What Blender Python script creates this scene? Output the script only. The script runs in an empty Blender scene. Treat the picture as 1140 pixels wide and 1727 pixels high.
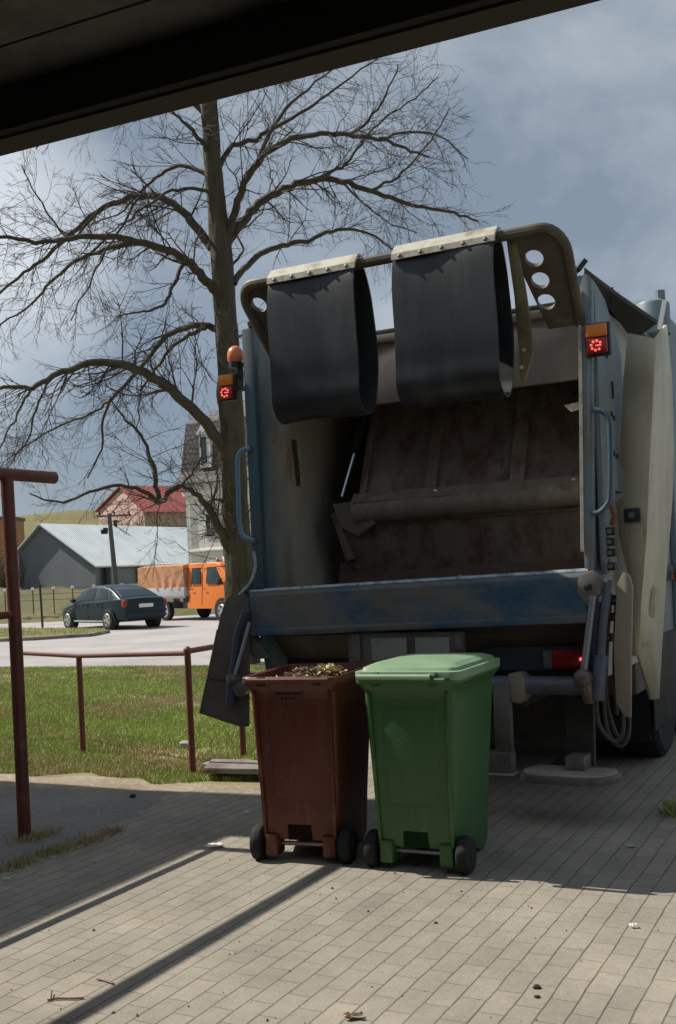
import bpy, bmesh, math, random
import numpy as np
from mathutils import Vector, Matrix
R = math.radians
rng = np.random.default_rng(7)
random.seed(7)
S = bpy.context.scene
COL = S.collection

# ------------------------------------------------------------------ camera, world, sun, exposure
F, PX, PY, ROLL, EYE = 1780., 570., 962., R(2.6), 1.6
cam_d = bpy.data.cameras.new('camera'); cam = bpy.data.objects.new('camera', cam_d); COL.objects.link(cam)
cam_d.sensor_fit = 'HORIZONTAL'; cam_d.sensor_width = 36; cam_d.lens = F / 1140 * 36
cam_d.shift_y = (PY - 863.5) / 1140
cam_d.clip_start = .05; cam_d.clip_end = 4000
cam.matrix_world = Matrix.Translation((0, 0, EYE)) @ Matrix.Rotation(R(90), 4, 'X') @ Matrix.Rotation(-ROLL, 4, 'Z')
S.camera = cam
S.view_settings.view_transform = 'Standard'; S.view_settings.look = 'None'
S.view_settings.exposure = 0.8; S.view_settings.gamma = 1

SUN_AZ, SUN_EL = R(-68), R(46)
sdir = Vector((math.sin(SUN_AZ) * math.cos(SUN_EL), math.cos(SUN_AZ) * math.cos(SUN_EL), math.sin(SUN_EL)))
sl = bpy.data.lights.new('sun', 'SUN'); sl.energy = 3.2; sl.angle = R(.5); sl.color = (1, .95, .86)
so = bpy.data.objects.new('sun', sl); COL.objects.link(so); so.rotation_euler = sdir.to_track_quat('Z', 'Y').to_euler()

W = bpy.data.worlds.new('World'); S.world = W; W.use_nodes = True
nt = W.node_tree; nt.nodes.clear()
def wn(t, **k):
    n = nt.nodes.new(t)
    for a, b in k.items(): setattr(n, a, b)
    return n
def wl(a, b): nt.links.new(a, b)
out = wn('ShaderNodeOutputWorld')
sky = wn('ShaderNodeTexSky', sky_type='NISHITA', sun_disc=False, sun_elevation=SUN_EL, sun_rotation=SUN_AZ)
bg1 = wn('ShaderNodeBackground'); bg1.inputs[1].default_value = .06; wl(sky.outputs[0], bg1.inputs[0])
tc = wn('ShaderNodeTexCoord')
mp = wn('ShaderNodeMapping'); mp.inputs['Scale'].default_value = (1, 1, 1.5); mp.inputs['Location'].default_value = (.35, .1, .42); wl(tc.outputs['Generated'], mp.inputs[0])
n1 = wn('ShaderNodeTexNoise'); n1.inputs['Scale'].default_value = 4.2; n1.inputs['Detail'].default_value = 7; n1.inputs['Roughness'].default_value = .58; n1.inputs['Distortion'].default_value = .2
wl(mp.outputs[0], n1.inputs['Vector'])
rp = wn('ShaderNodeValToRGB'); wl(n1.outputs['Fac'], rp.inputs[0])
el = rp.color_ramp.elements
el[0].position = .38; el[0].color = (.14, .172, .21, 1)
el[1].position = .66; el[1].color = (.27, .298, .328, 1)
e = el.new(.5); e.color = (.198, .228, .262, 1)
# a bright bank of thin cloud low on the left
bd = Vector((math.sin(R(-20)), math.cos(R(-20)), .30)).normalized()
dp = wn('ShaderNodeVectorMath', operation='DOT_PRODUCT'); wl(tc.outputs['Generated'], dp.inputs[0]); dp.inputs[1].default_value = bd
mr = wn('ShaderNodeMapRange'); mr.inputs[1].default_value = .985; mr.inputs[2].default_value = 1.0; wl(dp.outputs['Value'], mr.inputs[0])
n2 = wn('ShaderNodeTexNoise'); n2.inputs['Scale'].default_value = 7; n2.inputs['Detail'].default_value = 5; wl(mp.outputs[0], n2.inputs['Vector'])
mm = wn('ShaderNodeMath', operation='MULTIPLY'); wl(mr.outputs[0], mm.inputs[0]); wl(n2.outputs['Fac'], mm.inputs[1])
mm2 = wn('ShaderNodeMath', operation='MULTIPLY', use_clamp=True); wl(mm.outputs[0], mm2.inputs[0]); mm2.inputs[1].default_value = 2.0
mx = wn('ShaderNodeMix', data_type='RGBA'); wl(mm2.outputs[0], mx.inputs['Factor']); 
bd3 = Vector((math.sin(R(-11)), math.cos(R(-11)), .12)).normalized()
dp3 = wn('ShaderNodeVectorMath', operation='DOT_PRODUCT'); wl(tc.outputs['Generated'], dp3.inputs[0]); dp3.inputs[1].default_value = bd3
mr3 = wn('ShaderNodeMapRange'); mr3.inputs[1].default_value = .965; mr3.inputs[2].default_value = 1.0; mr3.inputs[4].default_value = .75; wl(dp3.outputs['Value'], mr3.inputs[0])
mx3 = wn('ShaderNodeMix', data_type='RGBA'); wl(mr3.outputs[0], mx3.inputs['Factor']); wl(rp.outputs[0], mx3.inputs[6]); mx3.inputs[7].default_value = (.105, .14, .19, 1)
wl(mx3.outputs[2], mx.inputs[6]); mx.inputs[7].default_value = (.43, .455, .48, 1)
bg2 = wn('ShaderNodeBackground'); bg2.inputs[1].default_value = 1.0; wl(mx.outputs[2], bg2.inputs[0])
ms = wn('ShaderNodeMixShader'); ms.inputs[0].default_value = .86
wl(bg1.outputs[0], ms.inputs[1]); wl(bg2.outputs[0], ms.inputs[2]); wl(ms.outputs[0], out.inputs[0])

# ------------------------------------------------------------------ measuring helpers (pixel of the photo -> place in the world)
cR, sR = math.cos(ROLL), math.sin(ROLL)
def ray(px, py):
    u = px - PX; v = PY - py
    return (u * cR + v * sR) / F, (-u * sR + v * cR) / F
def D(px, py, Y):
    a, b = ray(px, py); return Vector((a * Y, Y, EYE + b * Y))
def G(px, py, z=0):
    a, b = ray(px, py); Y = (z - EYE) / b; return Vector((a * Y, Y, z))
YAW = R(27.3)
O = Vector((1.466, 6.45, 0)); UU = Vector((math.cos(YAW), -math.sin(YAW), 0)); VV = Vector((math.sin(YAW), math.cos(YAW), 0))
def LW(u, v, z=0): return O + UU * u + VV * v + Vector((0, 0, z))
def LP(px, py, v):
    a, b = ray(px, py); d = Vector((a, 1, b)); o = Vector((0, 0, EYE))
    t = (v - (o - O).dot(VV)) / d.dot(VV); p = o + d * t - O
    return Vector((p.dot(UU), v, p.z))

# ------------------------------------------------------------------ mesh builder
class MB:
    def __init__(s): s.v = []; s.f = []
    def add(s, vs, fs):
        n = len(s.v); s.v += [tuple(p) for p in vs]; s.f += [tuple(i + n for i in f) for f in fs]; return s
    def box(s, x0, x1, y0, y1, z0, z1, M=None):
        vs = [Vector(p) for p in ((x0,y0,z0),(x1,y0,z0),(x1,y1,z0),(x0,y1,z0),(x0,y0,z1),(x1,y0,z1),(x1,y1,z1),(x0,y1,z1))]
        if M: vs = [M @ p for p in vs]
        return s.add(vs, [(0,3,2,1),(4,5,6,7),(0,1,5,4),(1,2,6,5),(2,3,7,6),(3,0,4,7)])
    def bar(s, a, b, w, h, up=(0,0,1)):
        a = Vector(a); b = Vector(b); d = (b - a).normalized(); x = d.cross(Vector(up))
        if x.length < 1e-4: x = d.cross(Vector((1,0,0)))
        x.normalize(); y = x.cross(d)
        vs = []
        for p in (a, b):
            for i, j in ((-1,-1),(1,-1),(1,1),(-1,1)): vs.append(p + x * (w/2*i) + y * (h/2*j))
        return s.add(vs, [(0,3,2,1),(4,5,6,7),(0,1,5,4),(1,2,6,5),(2,3,7,6),(3,0,4,7)])
    def prism(s, poly, off):
        poly = [Vector(p) for p in poly]; off = Vector(off); n = len(poly)
        nrm = Vector((0,0,0))
        for i in range(n): nrm += poly[i].cross(poly[(i+1) % n])
        if nrm.dot(off) > 0: poly.reverse()
        vs = poly + [p + off for p in poly]
        fs = [tuple(range(n)), tuple(range(2*n-1, n-1, -1))] + [(i, i+n, (i+1) % n + n, (i+1) % n) for i in range(n)]
        return s.add(vs, fs)
    def tube(s, pts, r, n=8, cap=True, flat=1.0):
        pts = [Vector(p) for p in pts]; m = len(pts)
        rs = list(r) if hasattr(r, '__len__') else [r] * m
        x = None; vs = []
        for i, p in enumerate(pts):
            d = (pts[min(i+1, m-1)] - pts[max(i-1, 0)])
            d = d.normalized() if d.length > 1e-9 else Vector((0,0,1))
            if x is None: x = d.orthogonal().normalized()
            else:
                x = x - d * x.dot(d)
                x = x.normalized() if x.length > 1e-6 else d.orthogonal().normalized()
            y = d.cross(x)
            for k in range(n):
                a = 2 * math.pi * k / n
                vs.append(p + x * (math.cos(a) * rs[i]) + y * (math.sin(a) * rs[i] * flat))
        fs = []
        for i in range(m - 1):
            for k in range(n):
                k2 = (k + 1) % n
                fs.append((i*n+k, i*n+k2, (i+1)*n+k2, (i+1)*n+k))
        if cap: fs.append(tuple(range(n-1, -1, -1))); fs.append(tuple(range((m-1)*n, m*n)))
        return s.add(vs, fs)
    def lathe(s, prof, o, ax, n=20):
        """prof: (along axis, radius)"""
        o = Vector(o); ax = Vector(ax).normalized(); x = ax.orthogonal().normalized(); y = ax.cross(x); vs = []
        for h, r in prof:
            for k in range(n):
                a = 2*math.pi*k/n; vs.append(o + ax*h + x*(r*math.cos(a)) + y*(r*math.sin(a)))
        m = len(prof); fs = []
        for i in range(m-1):
            for k in range(n):
                k2 = (k+1) % n; fs.append((i*n+k, i*n+k2, (i+1)*n+k2, (i+1)*n+k))
        fs.append(tuple(range(n-1, -1, -1))); fs.append(tuple(range((m-1)*n, m*n)))
        return s.add(vs, fs)
    def loft(s, rings, closed=True, cap=True):
        n = len(rings[0]); vs = [p for r_ in rings for p in r_]; fs = []
        for i in range(len(rings)-1):
            for k in range(n if closed else n-1):
                k2 = (k+1) % n; fs.append((i*n+k, i*n+k2, (i+1)*n+k2, (i+1)*n+k))
        if cap: fs.append(tuple(range(n-1, -1, -1))); fs.append(tuple(range((len(rings)-1)*n, len(rings)*n)))
        return s.add(vs, fs)
    def build(s, name, mat, parent=None, bevel=0, seg=2, ang=35, smooth=True, fix=True, loc=None):
        me = bpy.data.meshes.new(name)
        vs = s.v
        if loc is not None: vs = [tuple(Vector(p) - Vector(loc)) for p in vs]
        me.from_pydata(vs, [], s.f); me.update()
        if fix:
            bm = bmesh.new(); bm.from_mesh(me); bmesh.ops.recalc_face_normals(bm, faces=bm.faces)
            if bevel:
                es = [e for e in bm.edges if len(e.link_faces) == 2 and e.calc_face_angle(0) > R(28)]
                bmesh.ops.bevel(bm, geom=es, offset=bevel, segments=seg, affect='EDGES', clamp_overlap=True, profile=.6)
            bm.to_mesh(me); bm.free()
        if smooth:
            me.shade_smooth(); me.set_sharp_from_angle(angle=R(ang))
        o = bpy.data.objects.new(name, me); COL.objects.link(o)
        if mat: me.materials.append(mat)
        if parent: o.parent = parent
        if loc is not None: o.location = loc
        return o
def plate(outer, holes, off, name, mat, parent, bevel=0):
    """flat plate with holes; outer/holes are lists of 3D points in one plane"""
    bm = bmesh.new(); es = []
    for loop in [outer] + holes:
        vs = [bm.verts.new(p) for p in loop]
        for i in range(len(vs)): es.append(bm.edges.new((vs[i], vs[(i+1) % len(vs)])))
    bmesh.ops.triangle_fill(bm, use_beauty=True, use_dissolve=False, edges=es)
    r = bmesh.ops.extrude_face_region(bm, geom=list(bm.faces))
    bmesh.ops.translate(bm, verts=[g for g in r['geom'] if isinstance(g, bmesh.types.BMVert)], vec=off)
    bmesh.ops.recalc_face_normals(bm, faces=bm.faces)
    me = bpy.data.meshes.new(name); bm.to_mesh(me); bm.free(); me.shade_smooth(); me.set_sharp_from_angle(angle=R(30))
    o = bpy.data.objects.new(name, me); COL.objects.link(o); me.materials.append(mat); o.parent = parent
    return o
def tag(o, label=None, cat=None, group=None, kind=None):
    if label: o['label'] = label
    if cat: o['category'] = cat
    if group: o['group'] = group
    if kind: o['kind'] = kind
    return o
def thing(name, label, cat, loc=(0,0,0), rz=0, group=None):
    o = bpy.data.objects.new(name, None); COL.objects.link(o); o.location = loc; o.rotation_euler = (0, 0, rz); o.empty_display_size = .2
    return tag(o, label, cat, group)
def arc(c, r, a0, a1, n, ax, ay):
    c = Vector(c); ax = Vector(ax); ay = Vector(ay)
    return [c + ax*(r*math.cos(a0+(a1-a0)*i/n)) + ay*(r*math.sin(a0+(a1-a0)*i/n)) for i in range(n+1)]
def spline(pts, k=4):
    pts = [Vector(p) for p in pts]
    if len(pts) < 3: return pts
    P = [pts[0]*2-pts[1]] + pts + [pts[-1]*2-pts[-2]]; o = []
    for i in range(1, len(P)-2):
        for j in range(k):
            t = j/k; a, b, c, d = P[i-1:i+3]
            o.append(.5*((2*b)+(c-a)*t+(2*a-5*b+4*c-d)*t*t+(3*b-a-3*c+d)*t**3))
    o.append(pts[-1]); return o

# ------------------------------------------------------------------ materials
def mk(name, col, rough=.6, metal=0., var=.18, scale=6., dirt=None, dirt_amt=.5, dirt_scale=2.5, bump=0., bscale=40., stretch=(1,1,1), spec=.5, emit=None, coat=0., dirt2=None, dirt2_amt=.3, dirt2_scale=9.):
    m = bpy.data.materials.new(name); m.use_nodes = True; t = m.node_tree; b = t.nodes['Principled BSDF']
    L = t.links.new
    tcn = t.nodes.new('ShaderNodeTexCoord'); mpn = t.nodes.new('ShaderNodeMapping'); mpn.inputs['Scale'].default_value = stretch; L(tcn.outputs['Object'], mpn.inputs[0])
    nz = t.nodes.new('ShaderNodeTexNoise'); nz.inputs['Scale'].default_value = scale; nz.inputs['Detail'].default_value = 8; nz.inputs['Roughness'].default_value = .6; L(mpn.outputs[0], nz.inputs['Vector'])
    mxx = t.nodes.new('ShaderNodeMix'); mxx.data_type = 'RGBA'; L(nz.outputs['Fac'], mxx.inputs['Factor'])
    c = Vector(col); mxx.inputs[6].default_value = (*(c*(1-var)), 1); mxx.inputs[7].default_value = (*[min(1, x*(1+var)) for x in c], 1)
    last = mxx.outputs[2]; lastr = None
    for k, (dc, da, ds) in enumerate(((dirt, dirt_amt, dirt_scale), (dirt2, dirt2_amt, dirt2_scale))):
        if dc is None: continue
        n_ = t.nodes.new('ShaderNodeTexNoise'); n_.inputs['Scale'].default_value = ds; n_.inputs['Detail'].default_value = 10; n_.inputs['Roughness'].default_value = .68
        mo = t.nodes.new('ShaderNodeMapping'); mo.inputs['Location'].default_value = (3.7*k+1.3, 5.1, 2.2); mo.inputs['Scale'].default_value = stretch; L(tcn.outputs['Object'], mo.inputs[0]); L(mo.outputs[0], n_.inputs['Vector'])
        r_ = t.nodes.new('ShaderNodeMapRange'); th = .72 - .42*da; r_.inputs[1].default_value = th-.07; r_.inputs[2].default_value = th+.1; L(n_.outputs['Fac'], r_.inputs[0])
        m2 = t.nodes.new('ShaderNodeMix'); m2.data_type = 'RGBA'; L(r_.outputs[0], m2.inputs['Factor']); L(last, m2.inputs[6]); m2.inputs[7].default_value = (*dc, 1); last = m2.outputs[2]; lastr = r_.outputs[0]
    L(last, b.inputs['Base Color'])
    rr = t.nodes.new('ShaderNodeMapRange'); rr.inputs[3].default_value = max(.05, rough-.1); rr.inputs[4].default_value = min(1, rough+.12); L(nz.outputs['Fac'], rr.inputs[0]); L(rr.outputs[0], b.inputs['Roughness'])
    b.inputs['Metallic'].default_value = metal; b.inputs['Specular IOR Level'].default_value = spec
    if coat: b.inputs['Coat Weight'].default_value = coat; b.inputs['Coat Roughness'].default_value = .08
    if bump:
        nb = t.nodes.new('ShaderNodeTexNoise'); nb.inputs['Scale'].default_value = bscale; nb.inputs['Detail'].default_value = 5; L(mpn.outputs[0], nb.inputs['Vector'])
        bp = t.nodes.new('ShaderNodeBump'); bp.inputs['Strength'].default_value = bump; bp.inputs['Distance'].default_value = .02; L(nb.outputs['Fac'], bp.inputs['Height']); L(bp.outputs[0], b.inputs['Normal'])
    if emit: b.inputs['Emission Color'].default_value = (*emit[0], 1); b.inputs['Emission Strength'].default_value = emit[1]
    return m
def glassy(name, col, rough=.06):
    return mk(name, col, rough=rough, var=.1, scale=2, spec=.8)

GRIME = (.055, .047, .038); RUST = (.10, .045, .02)
M = dict(
    blue=mk('blue_paint', (.05,.095,.125), .42, var=.2, dirt=(.10,.10,.095), dirt_amt=.35, dirt2=RUST, dirt2_amt=.12, stretch=(1,1,.6)),
    sill=mk('sill_paint', (.026,.075,.125), .45, var=.25, dirt=(.125,.125,.118), dirt_amt=.6, dirt_scale=2.0, dirt2=(.15,.115,.08), dirt2_amt=.34, dirt2_scale=2.6, stretch=(.9,1,1.5), bump=.15),
    worn=mk('worn_edge_metal', (.40,.46,.50), .35, metal=.3, var=.25, dirt=(.1,.15,.2), dirt_amt=.4, dirt_scale=14),
    side=mk('side_panel_paint', (.18,.235,.27), .5, var=.12, dirt=(.17,.17,.155), dirt_amt=.5, dirt2=(.05,.05,.045), dirt2_amt=.16, dirt2_scale=14, stretch=(1,1,.5)),
    inner=mk('hopper_wall_paint', (.115,.118,.105), .6, var=.2, dirt=(.085,.07,.052), dirt_amt=.55, dirt_scale=2.2, dirt2=RUST, dirt2_amt=.22, dirt2_scale=4, stretch=(1,1,.35), bump=.2),
    packer=mk('packer_steel', (.165,.122,.098), .6, metal=.0, var=.3, dirt=(.24,.195,.16), dirt_amt=.35, dirt2=(.10,.05,.033), dirt2_amt=.4, stretch=(1,1,.4), bump=.3),
    beam=mk('packer_beam_steel', (.19,.15,.118), .6, var=.35, dirt=(.26,.215,.175), dirt_amt=.4, dirt2=(.12,.07,.045), dirt2_amt=.3, bump=.35),
    header=mk('header_plate_paint', (.20,.175,.155), .6, var=.15, dirt=(.09,.075,.065), dirt_amt=.4, stretch=(1,1,.4)),
    cream=mk('cream_plastic', (.58,.525,.385), .5, var=.08, dirt=(.42,.37,.26), dirt_amt=.45, dirt2=(.3,.24,.15), dirt2_amt=.16, stretch=(1,1,.35)),
    creamdirty=mk('dirty_cream_plastic', (.22,.19,.14), .6, var=.15, dirt=(.18,.145,.1), dirt_amt=.5, stretch=(1,1,.4)),
    frame=mk('lift_frame_paint', (.105,.088,.052), .5, var=.2, dirt=(.07,.05,.03), dirt_amt=.45, dirt2=(.16,.15,.12), dirt2_amt=.2),
    strip=mk('flap_strip_metal', (.51,.48,.38), .5, var=.15, dirt=(.28,.23,.15), dirt_amt=.45, dirt_scale=9),
    rubber=mk('black_rubber', (.0155,.016,.017), .45, var=.35, dirt=(.036,.036,.036), dirt_amt=.42, dirt_scale=2.6, stretch=(2,1,.5), bump=.03, bscale=40),
    wing=mk('dark_rubber_guard', (.10,.086,.072), .7, var=.2, dirt=(.14,.12,.10), dirt_amt=.45, bump=.2),
    dark=mk('dark_chassis', (.022,.02,.018), .7, var=.3, dirt=(.05,.042,.034), dirt_amt=.4),
    steel=mk('greasy_grey_steel', (.16,.15,.14), .5, metal=.2, var=.25, dirt=(.08,.07,.06), dirt_amt=.45),
    hyd=mk('blue_grey_hydraulics', (.095,.115,.16), .45, var=.15, dirt=(.07,.065,.06), dirt_amt=.4),
    chrome=mk('piston_rod_steel', (.6,.62,.66), .22, metal=.9, var=.1),
    amber=mk('amber_lens', (.75,.20,.01), .2, var=.08),
    red=mk('red_lens', (.30,.014,.013), .2, var=.1),
    led=mk('lit_red_led', (.9,.1,.08), .3, var=.02, emit=((1,.16,.12), .6)),
    beacon=mk('orange_beacon_lens', (.75,.21,.10), .3, var=.06),
    hose=mk('hydraulic_hose_rubber', (.07,.062,.05), .55, var=.2),
    body=mk('truck_body_paint', (.20,.25,.28), .5, var=.08, dirt=(.15,.16,.16), dirt_amt=.35, stretch=(1,1,.5)),
    tyre=mk('tyre_rubber', (.011,.011,.011), .8, var=.2, bump=.2),
    brown=mk('brown_plastic', (.105,.021,.0095), .42, var=.1, dirt=(.10,.034,.020), dirt_amt=.32, dirt_scale=3, dirt2=(.16,.10,.075), dirt2_amt=.2, dirt2_scale=7, bump=.04, stretch=(2.2,2.2,.5)),
    green=mk('green_plastic', (.036,.118,.032), .42, var=.1, dirt=(.045,.12,.04), dirt_amt=.4, dirt_scale=3, dirt2=(.11,.16,.09), dirt2_amt=.2, dirt2_scale=7, bump=.04, stretch=(2.2,2.2,.5)),
    lid=mk('green_lid_plastic', (.21,.325,.19), .45, var=.1, dirt=(.25,.36,.22), dirt_amt=.4, dirt_scale=5),
    rail=mk('red_brown_pipe_paint', (.135,.034,.024), .5, var=.2, dirt=(.085,.03,.02), dirt_amt=.45, dirt2=(.2,.12,.08), dirt2_amt=.1),
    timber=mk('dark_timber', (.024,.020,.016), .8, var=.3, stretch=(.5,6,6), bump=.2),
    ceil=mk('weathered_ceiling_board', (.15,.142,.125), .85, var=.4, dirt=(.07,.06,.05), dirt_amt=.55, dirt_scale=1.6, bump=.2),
    bark=mk('bark', (.085,.068,.046), .9, var=.55, scale=9, dirt=(.07,.068,.032), dirt_amt=.4, dirt_scale=1.5, dirt2=(.03,.025,.018), dirt2_amt=.35, dirt2_scale=9, bump=1.0, bscale=12, stretch=(1,1,.22)),
    twig=mk('twig_bark', (.072,.056,.042), .85, var=.35, scale=3, dirt=(.085,.082,.04), dirt_amt=.35),
    slab=mk('concrete_slab', (.24,.205,.19), .85, var=.2, dirt=(.13,.1,.09), dirt_amt=.4, bump=.3),
    white=mk('white_scrap', (.8,.8,.78), .6, var=.05),
    chromew=mk('alloy_wheel', (.55,.56,.58), .35, metal=.7, var=.1),
    carblue=mk('dark_teal_car_paint', (.004,.018,.027), .34, var=.1, coat=.1, spec=.32),
    carblack=mk('black_car_paint', (.008,.009,.010), .3, var=.1, coat=.25, spec=.4),
    glass=glassy('car_glass', (.02,.035,.04)),
    plastic=mk('black_trim', (.02,.02,.021), .55, var=.1),
    orange=mk('orange_van_paint', (.80,.21,.025), .4, var=.06, coat=.3, dirt=(.6,.2,.05), dirt_amt=.2),
    tarp=mk('orange_tarpaulin', (.52,.25,.125), .8, var=.1, dirt=(.42,.22,.12), dirt_amt=.4, dirt_scale=2),
    silver=mk('silver_dropside', (.55,.57,.6), .4, metal=.3, var=.1),
    barnwall=mk('grey_corrugated_wall', (.13,.145,.16), .7, var=.1, dirt=(.10,.11,.12), dirt_amt=.4),
    barnroof=mk('pale_metal_roof', (.55,.63,.68), .55, metal=.1, var=.06, dirt=(.46,.53,.58), dirt_amt=.4),
    plaster=mk('pale_plaster', (.86,.83,.76), .9, var=.05, dirt=(.72,.68,.6), dirt_amt=.3),
    pink=mk('pink_plaster', (.62,.41,.36), .9, var=.06),
    redroof=mk('red_metal_roof', (.36,.085,.075), .6, var=.12),
    tile=mk('grey_brown_roof_tile', (.115,.095,.092), .7, var=.2, dirt=(.17,.15,.15), dirt_amt=.3, dirt_scale=6),
    ochre=mk('ochre_plaster', (.42,.20,.085), .9, var=.1),
    wpaint=mk('white_window_paint', (.75,.75,.73), .6, var=.04),
    pole=mk('weathered_pole_wood', (.12,.115,.105), .85, var=.2),
    leafdark=mk('dry_brown_leaf', (.14,.07,.032), .8, var=.4, scale=30),
    straw=mk('pale_dry_stalk', (.36,.30,.2), .8, var=.3, scale=30),
    lettuce=mk('yellow_green_leaf', (.58,.52,.25), .6, var=.3, scale=25),
)
def grade_paint(name, c0, c1, axis, a0, a1, rough=.55):
    """two coats of paint meeting at a ragged worn line along one object axis"""
    m = bpy.data.materials.new(name); m.use_nodes = True; t = m.node_tree; b = t.nodes['Principled BSDF']; L = t.links.new
    tcn = t.nodes.new('ShaderNodeTexCoord'); sp = t.nodes.new('ShaderNodeSeparateXYZ'); L(tcn.outputs['Object'], sp.inputs[0])
    mp_ = t.nodes.new('ShaderNodeMapping'); mp_.inputs['Scale'].default_value = (1, 1, .4); L(tcn.outputs['Object'], mp_.inputs[0])
    nz = t.nodes.new('ShaderNodeTexNoise'); nz.inputs['Scale'].default_value = 5; nz.inputs['Detail'].default_value = 9; nz.inputs['Roughness'].default_value = .65; L(mp_.outputs[0], nz.inputs['Vector'])
    ad = t.nodes.new('ShaderNodeMath'); ad.operation = 'MULTIPLY_ADD'; L(nz.outputs['Fac'], ad.inputs[0]); ad.inputs[1].default_value = .5; L(sp.outputs[axis], ad.inputs[2])
    r_ = t.nodes.new('ShaderNodeMapRange'); r_.inputs[1].default_value = a0+.25; r_.inputs[2].default_value = a1+.25; L(ad.outputs[0], r_.inputs[0])
    n2_ = t.nodes.new('ShaderNodeTexNoise'); n2_.inputs['Scale'].default_value = 3; n2_.inputs['Detail'].default_value = 8; n2_.inputs['Roughness'].default_value = .7; L(mp_.outputs[0], n2_.inputs['Vector'])
    rr = t.nodes.new('ShaderNodeValToRGB'); L(n2_.outputs['Fac'], rr.inputs[0]); e_ = rr.color_ramp.elements
    e_[0].position = .33; e_[0].color = (c1[0]*.75, c1[1]*.55, c1[2]*.42, 1); e_[1].position = .62; e_[1].color = (*[x*1.15 for x in c1], 1)
    k = e_.new(.47); k.color = (*c1, 1)
    mx_ = t.nodes.new('ShaderNodeMix'); mx_.data_type = 'RGBA'; L(r_.outputs[0], mx_.inputs['Factor']); mx_.inputs[6].default_value = (*c0, 1); L(rr.outputs[0], mx_.inputs[7])
    L(mx_.outputs[2], b.inputs['Base Color']); b.inputs['Roughness'].default_value = rough
    bp = t.nodes.new('ShaderNodeBump'); bp.inputs['Strength'].default_value = .2; bp.inputs['Distance'].default_value = .02; L(nz.outputs['Fac'], bp.inputs['Height']); L(bp.outputs[0], b.inputs['Normal'])
    return m
M['wallgrade'] = grade_paint('hopper_wall_worn_paint', (.08,.14,.175), (.42,.385,.325), 'Y', .05, .45)

def ground_mat(name, stops, scale=.6, detail=12, bump=.4, rough=.95, fine=22.):
    m = bpy.data.materials.new(name); m.use_nodes = True; t = m.node_tree; b = t.nodes['Principled BSDF']; L = t.links.new
    tcn = t.nodes.new('ShaderNodeTexCoord')
    nz = t.nodes.new('ShaderNodeTexNoise'); nz.inputs['Scale'].default_value = scale; nz.inputs['Detail'].default_value = detail; nz.inputs['Roughness'].default_value = .65; L(tcn.outputs['Object'], nz.inputs['Vector'])
    rr = t.nodes.new('ShaderNodeValToRGB'); L(nz.outputs['Fac'], rr.inputs[0]); e_ = rr.color_ramp.elements
    e_[0].position = stops[0][0]; e_[0].color = (*stops[0][1], 1); e_[1].position = stops[-1][0]; e_[1].color = (*stops[-1][1], 1)
    for p, c in stops[1:-1]: k = e_.new(p); k.color = (*c, 1)
    nf = t.nodes.new('ShaderNodeTexNoise'); nf.inputs['Scale'].default_value = fine; nf.inputs['Detail'].default_value = 6; L(tcn.outputs['Object'], nf.inputs['Vector'])
    mr_ = t.nodes.new('ShaderNodeMapRange'); mr_.inputs[1].default_value = .25; mr_.inputs[2].default_value = .75; mr_.inputs[3].default_value = .72; mr_.inputs[4].default_value = 1.28; L(nf.outputs['Fac'], mr_.inputs[0])
    vm = t.nodes.new('ShaderNodeVectorMath'); vm.operation = 'SCALE'; L(rr.outputs[0], vm.inputs[0]); L(mr_.outputs[0], vm.inputs['Scale'])
    L(vm.outputs[0], b.inputs['Base Color']); b.inputs['Roughness'].default_value = rough; b.inputs['Specular IOR Level'].default_value = .25
    bp = t.nodes.new('ShaderNodeBump'); bp.inputs['Strength'].default_value = bump; bp.inputs['Distance'].default_value = .03; L(nf.outputs['Fac'], bp.inputs['Height']); L(bp.outputs[0], b.inputs['Normal'])
    return m
M['soil'] = ground_mat('bare_soil', [(.35,(.20,.155,.11)),(.5,(.29,.235,.17)),(.65,(.34,.285,.22))], 1.5)
M['lawn'] = ground_mat('lawn_soil', [(.34,(.30,.235,.15)),(.47,(.26,.225,.11)),(.60,(.20,.23,.075))], 2.2, fine=34)
M['road'] = ground_mat('pale_worn_asphalt', [(.35,(.33,.305,.30)),(.65,(.45,.42,.41))], .35, bump=.1, fine=60)
M['field'] = ground_mat('dry_field', [(.35,(.14,.11,.06)),(.5,(.12,.12,.05)),(.65,(.19,.16,.09))], .15, fine=3)
M['hill'] = ground_mat('olive_hillside', [(.4,(.13,.115,.045)),(.6,(.19,.165,.065))], .03, fine=.6)
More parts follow.
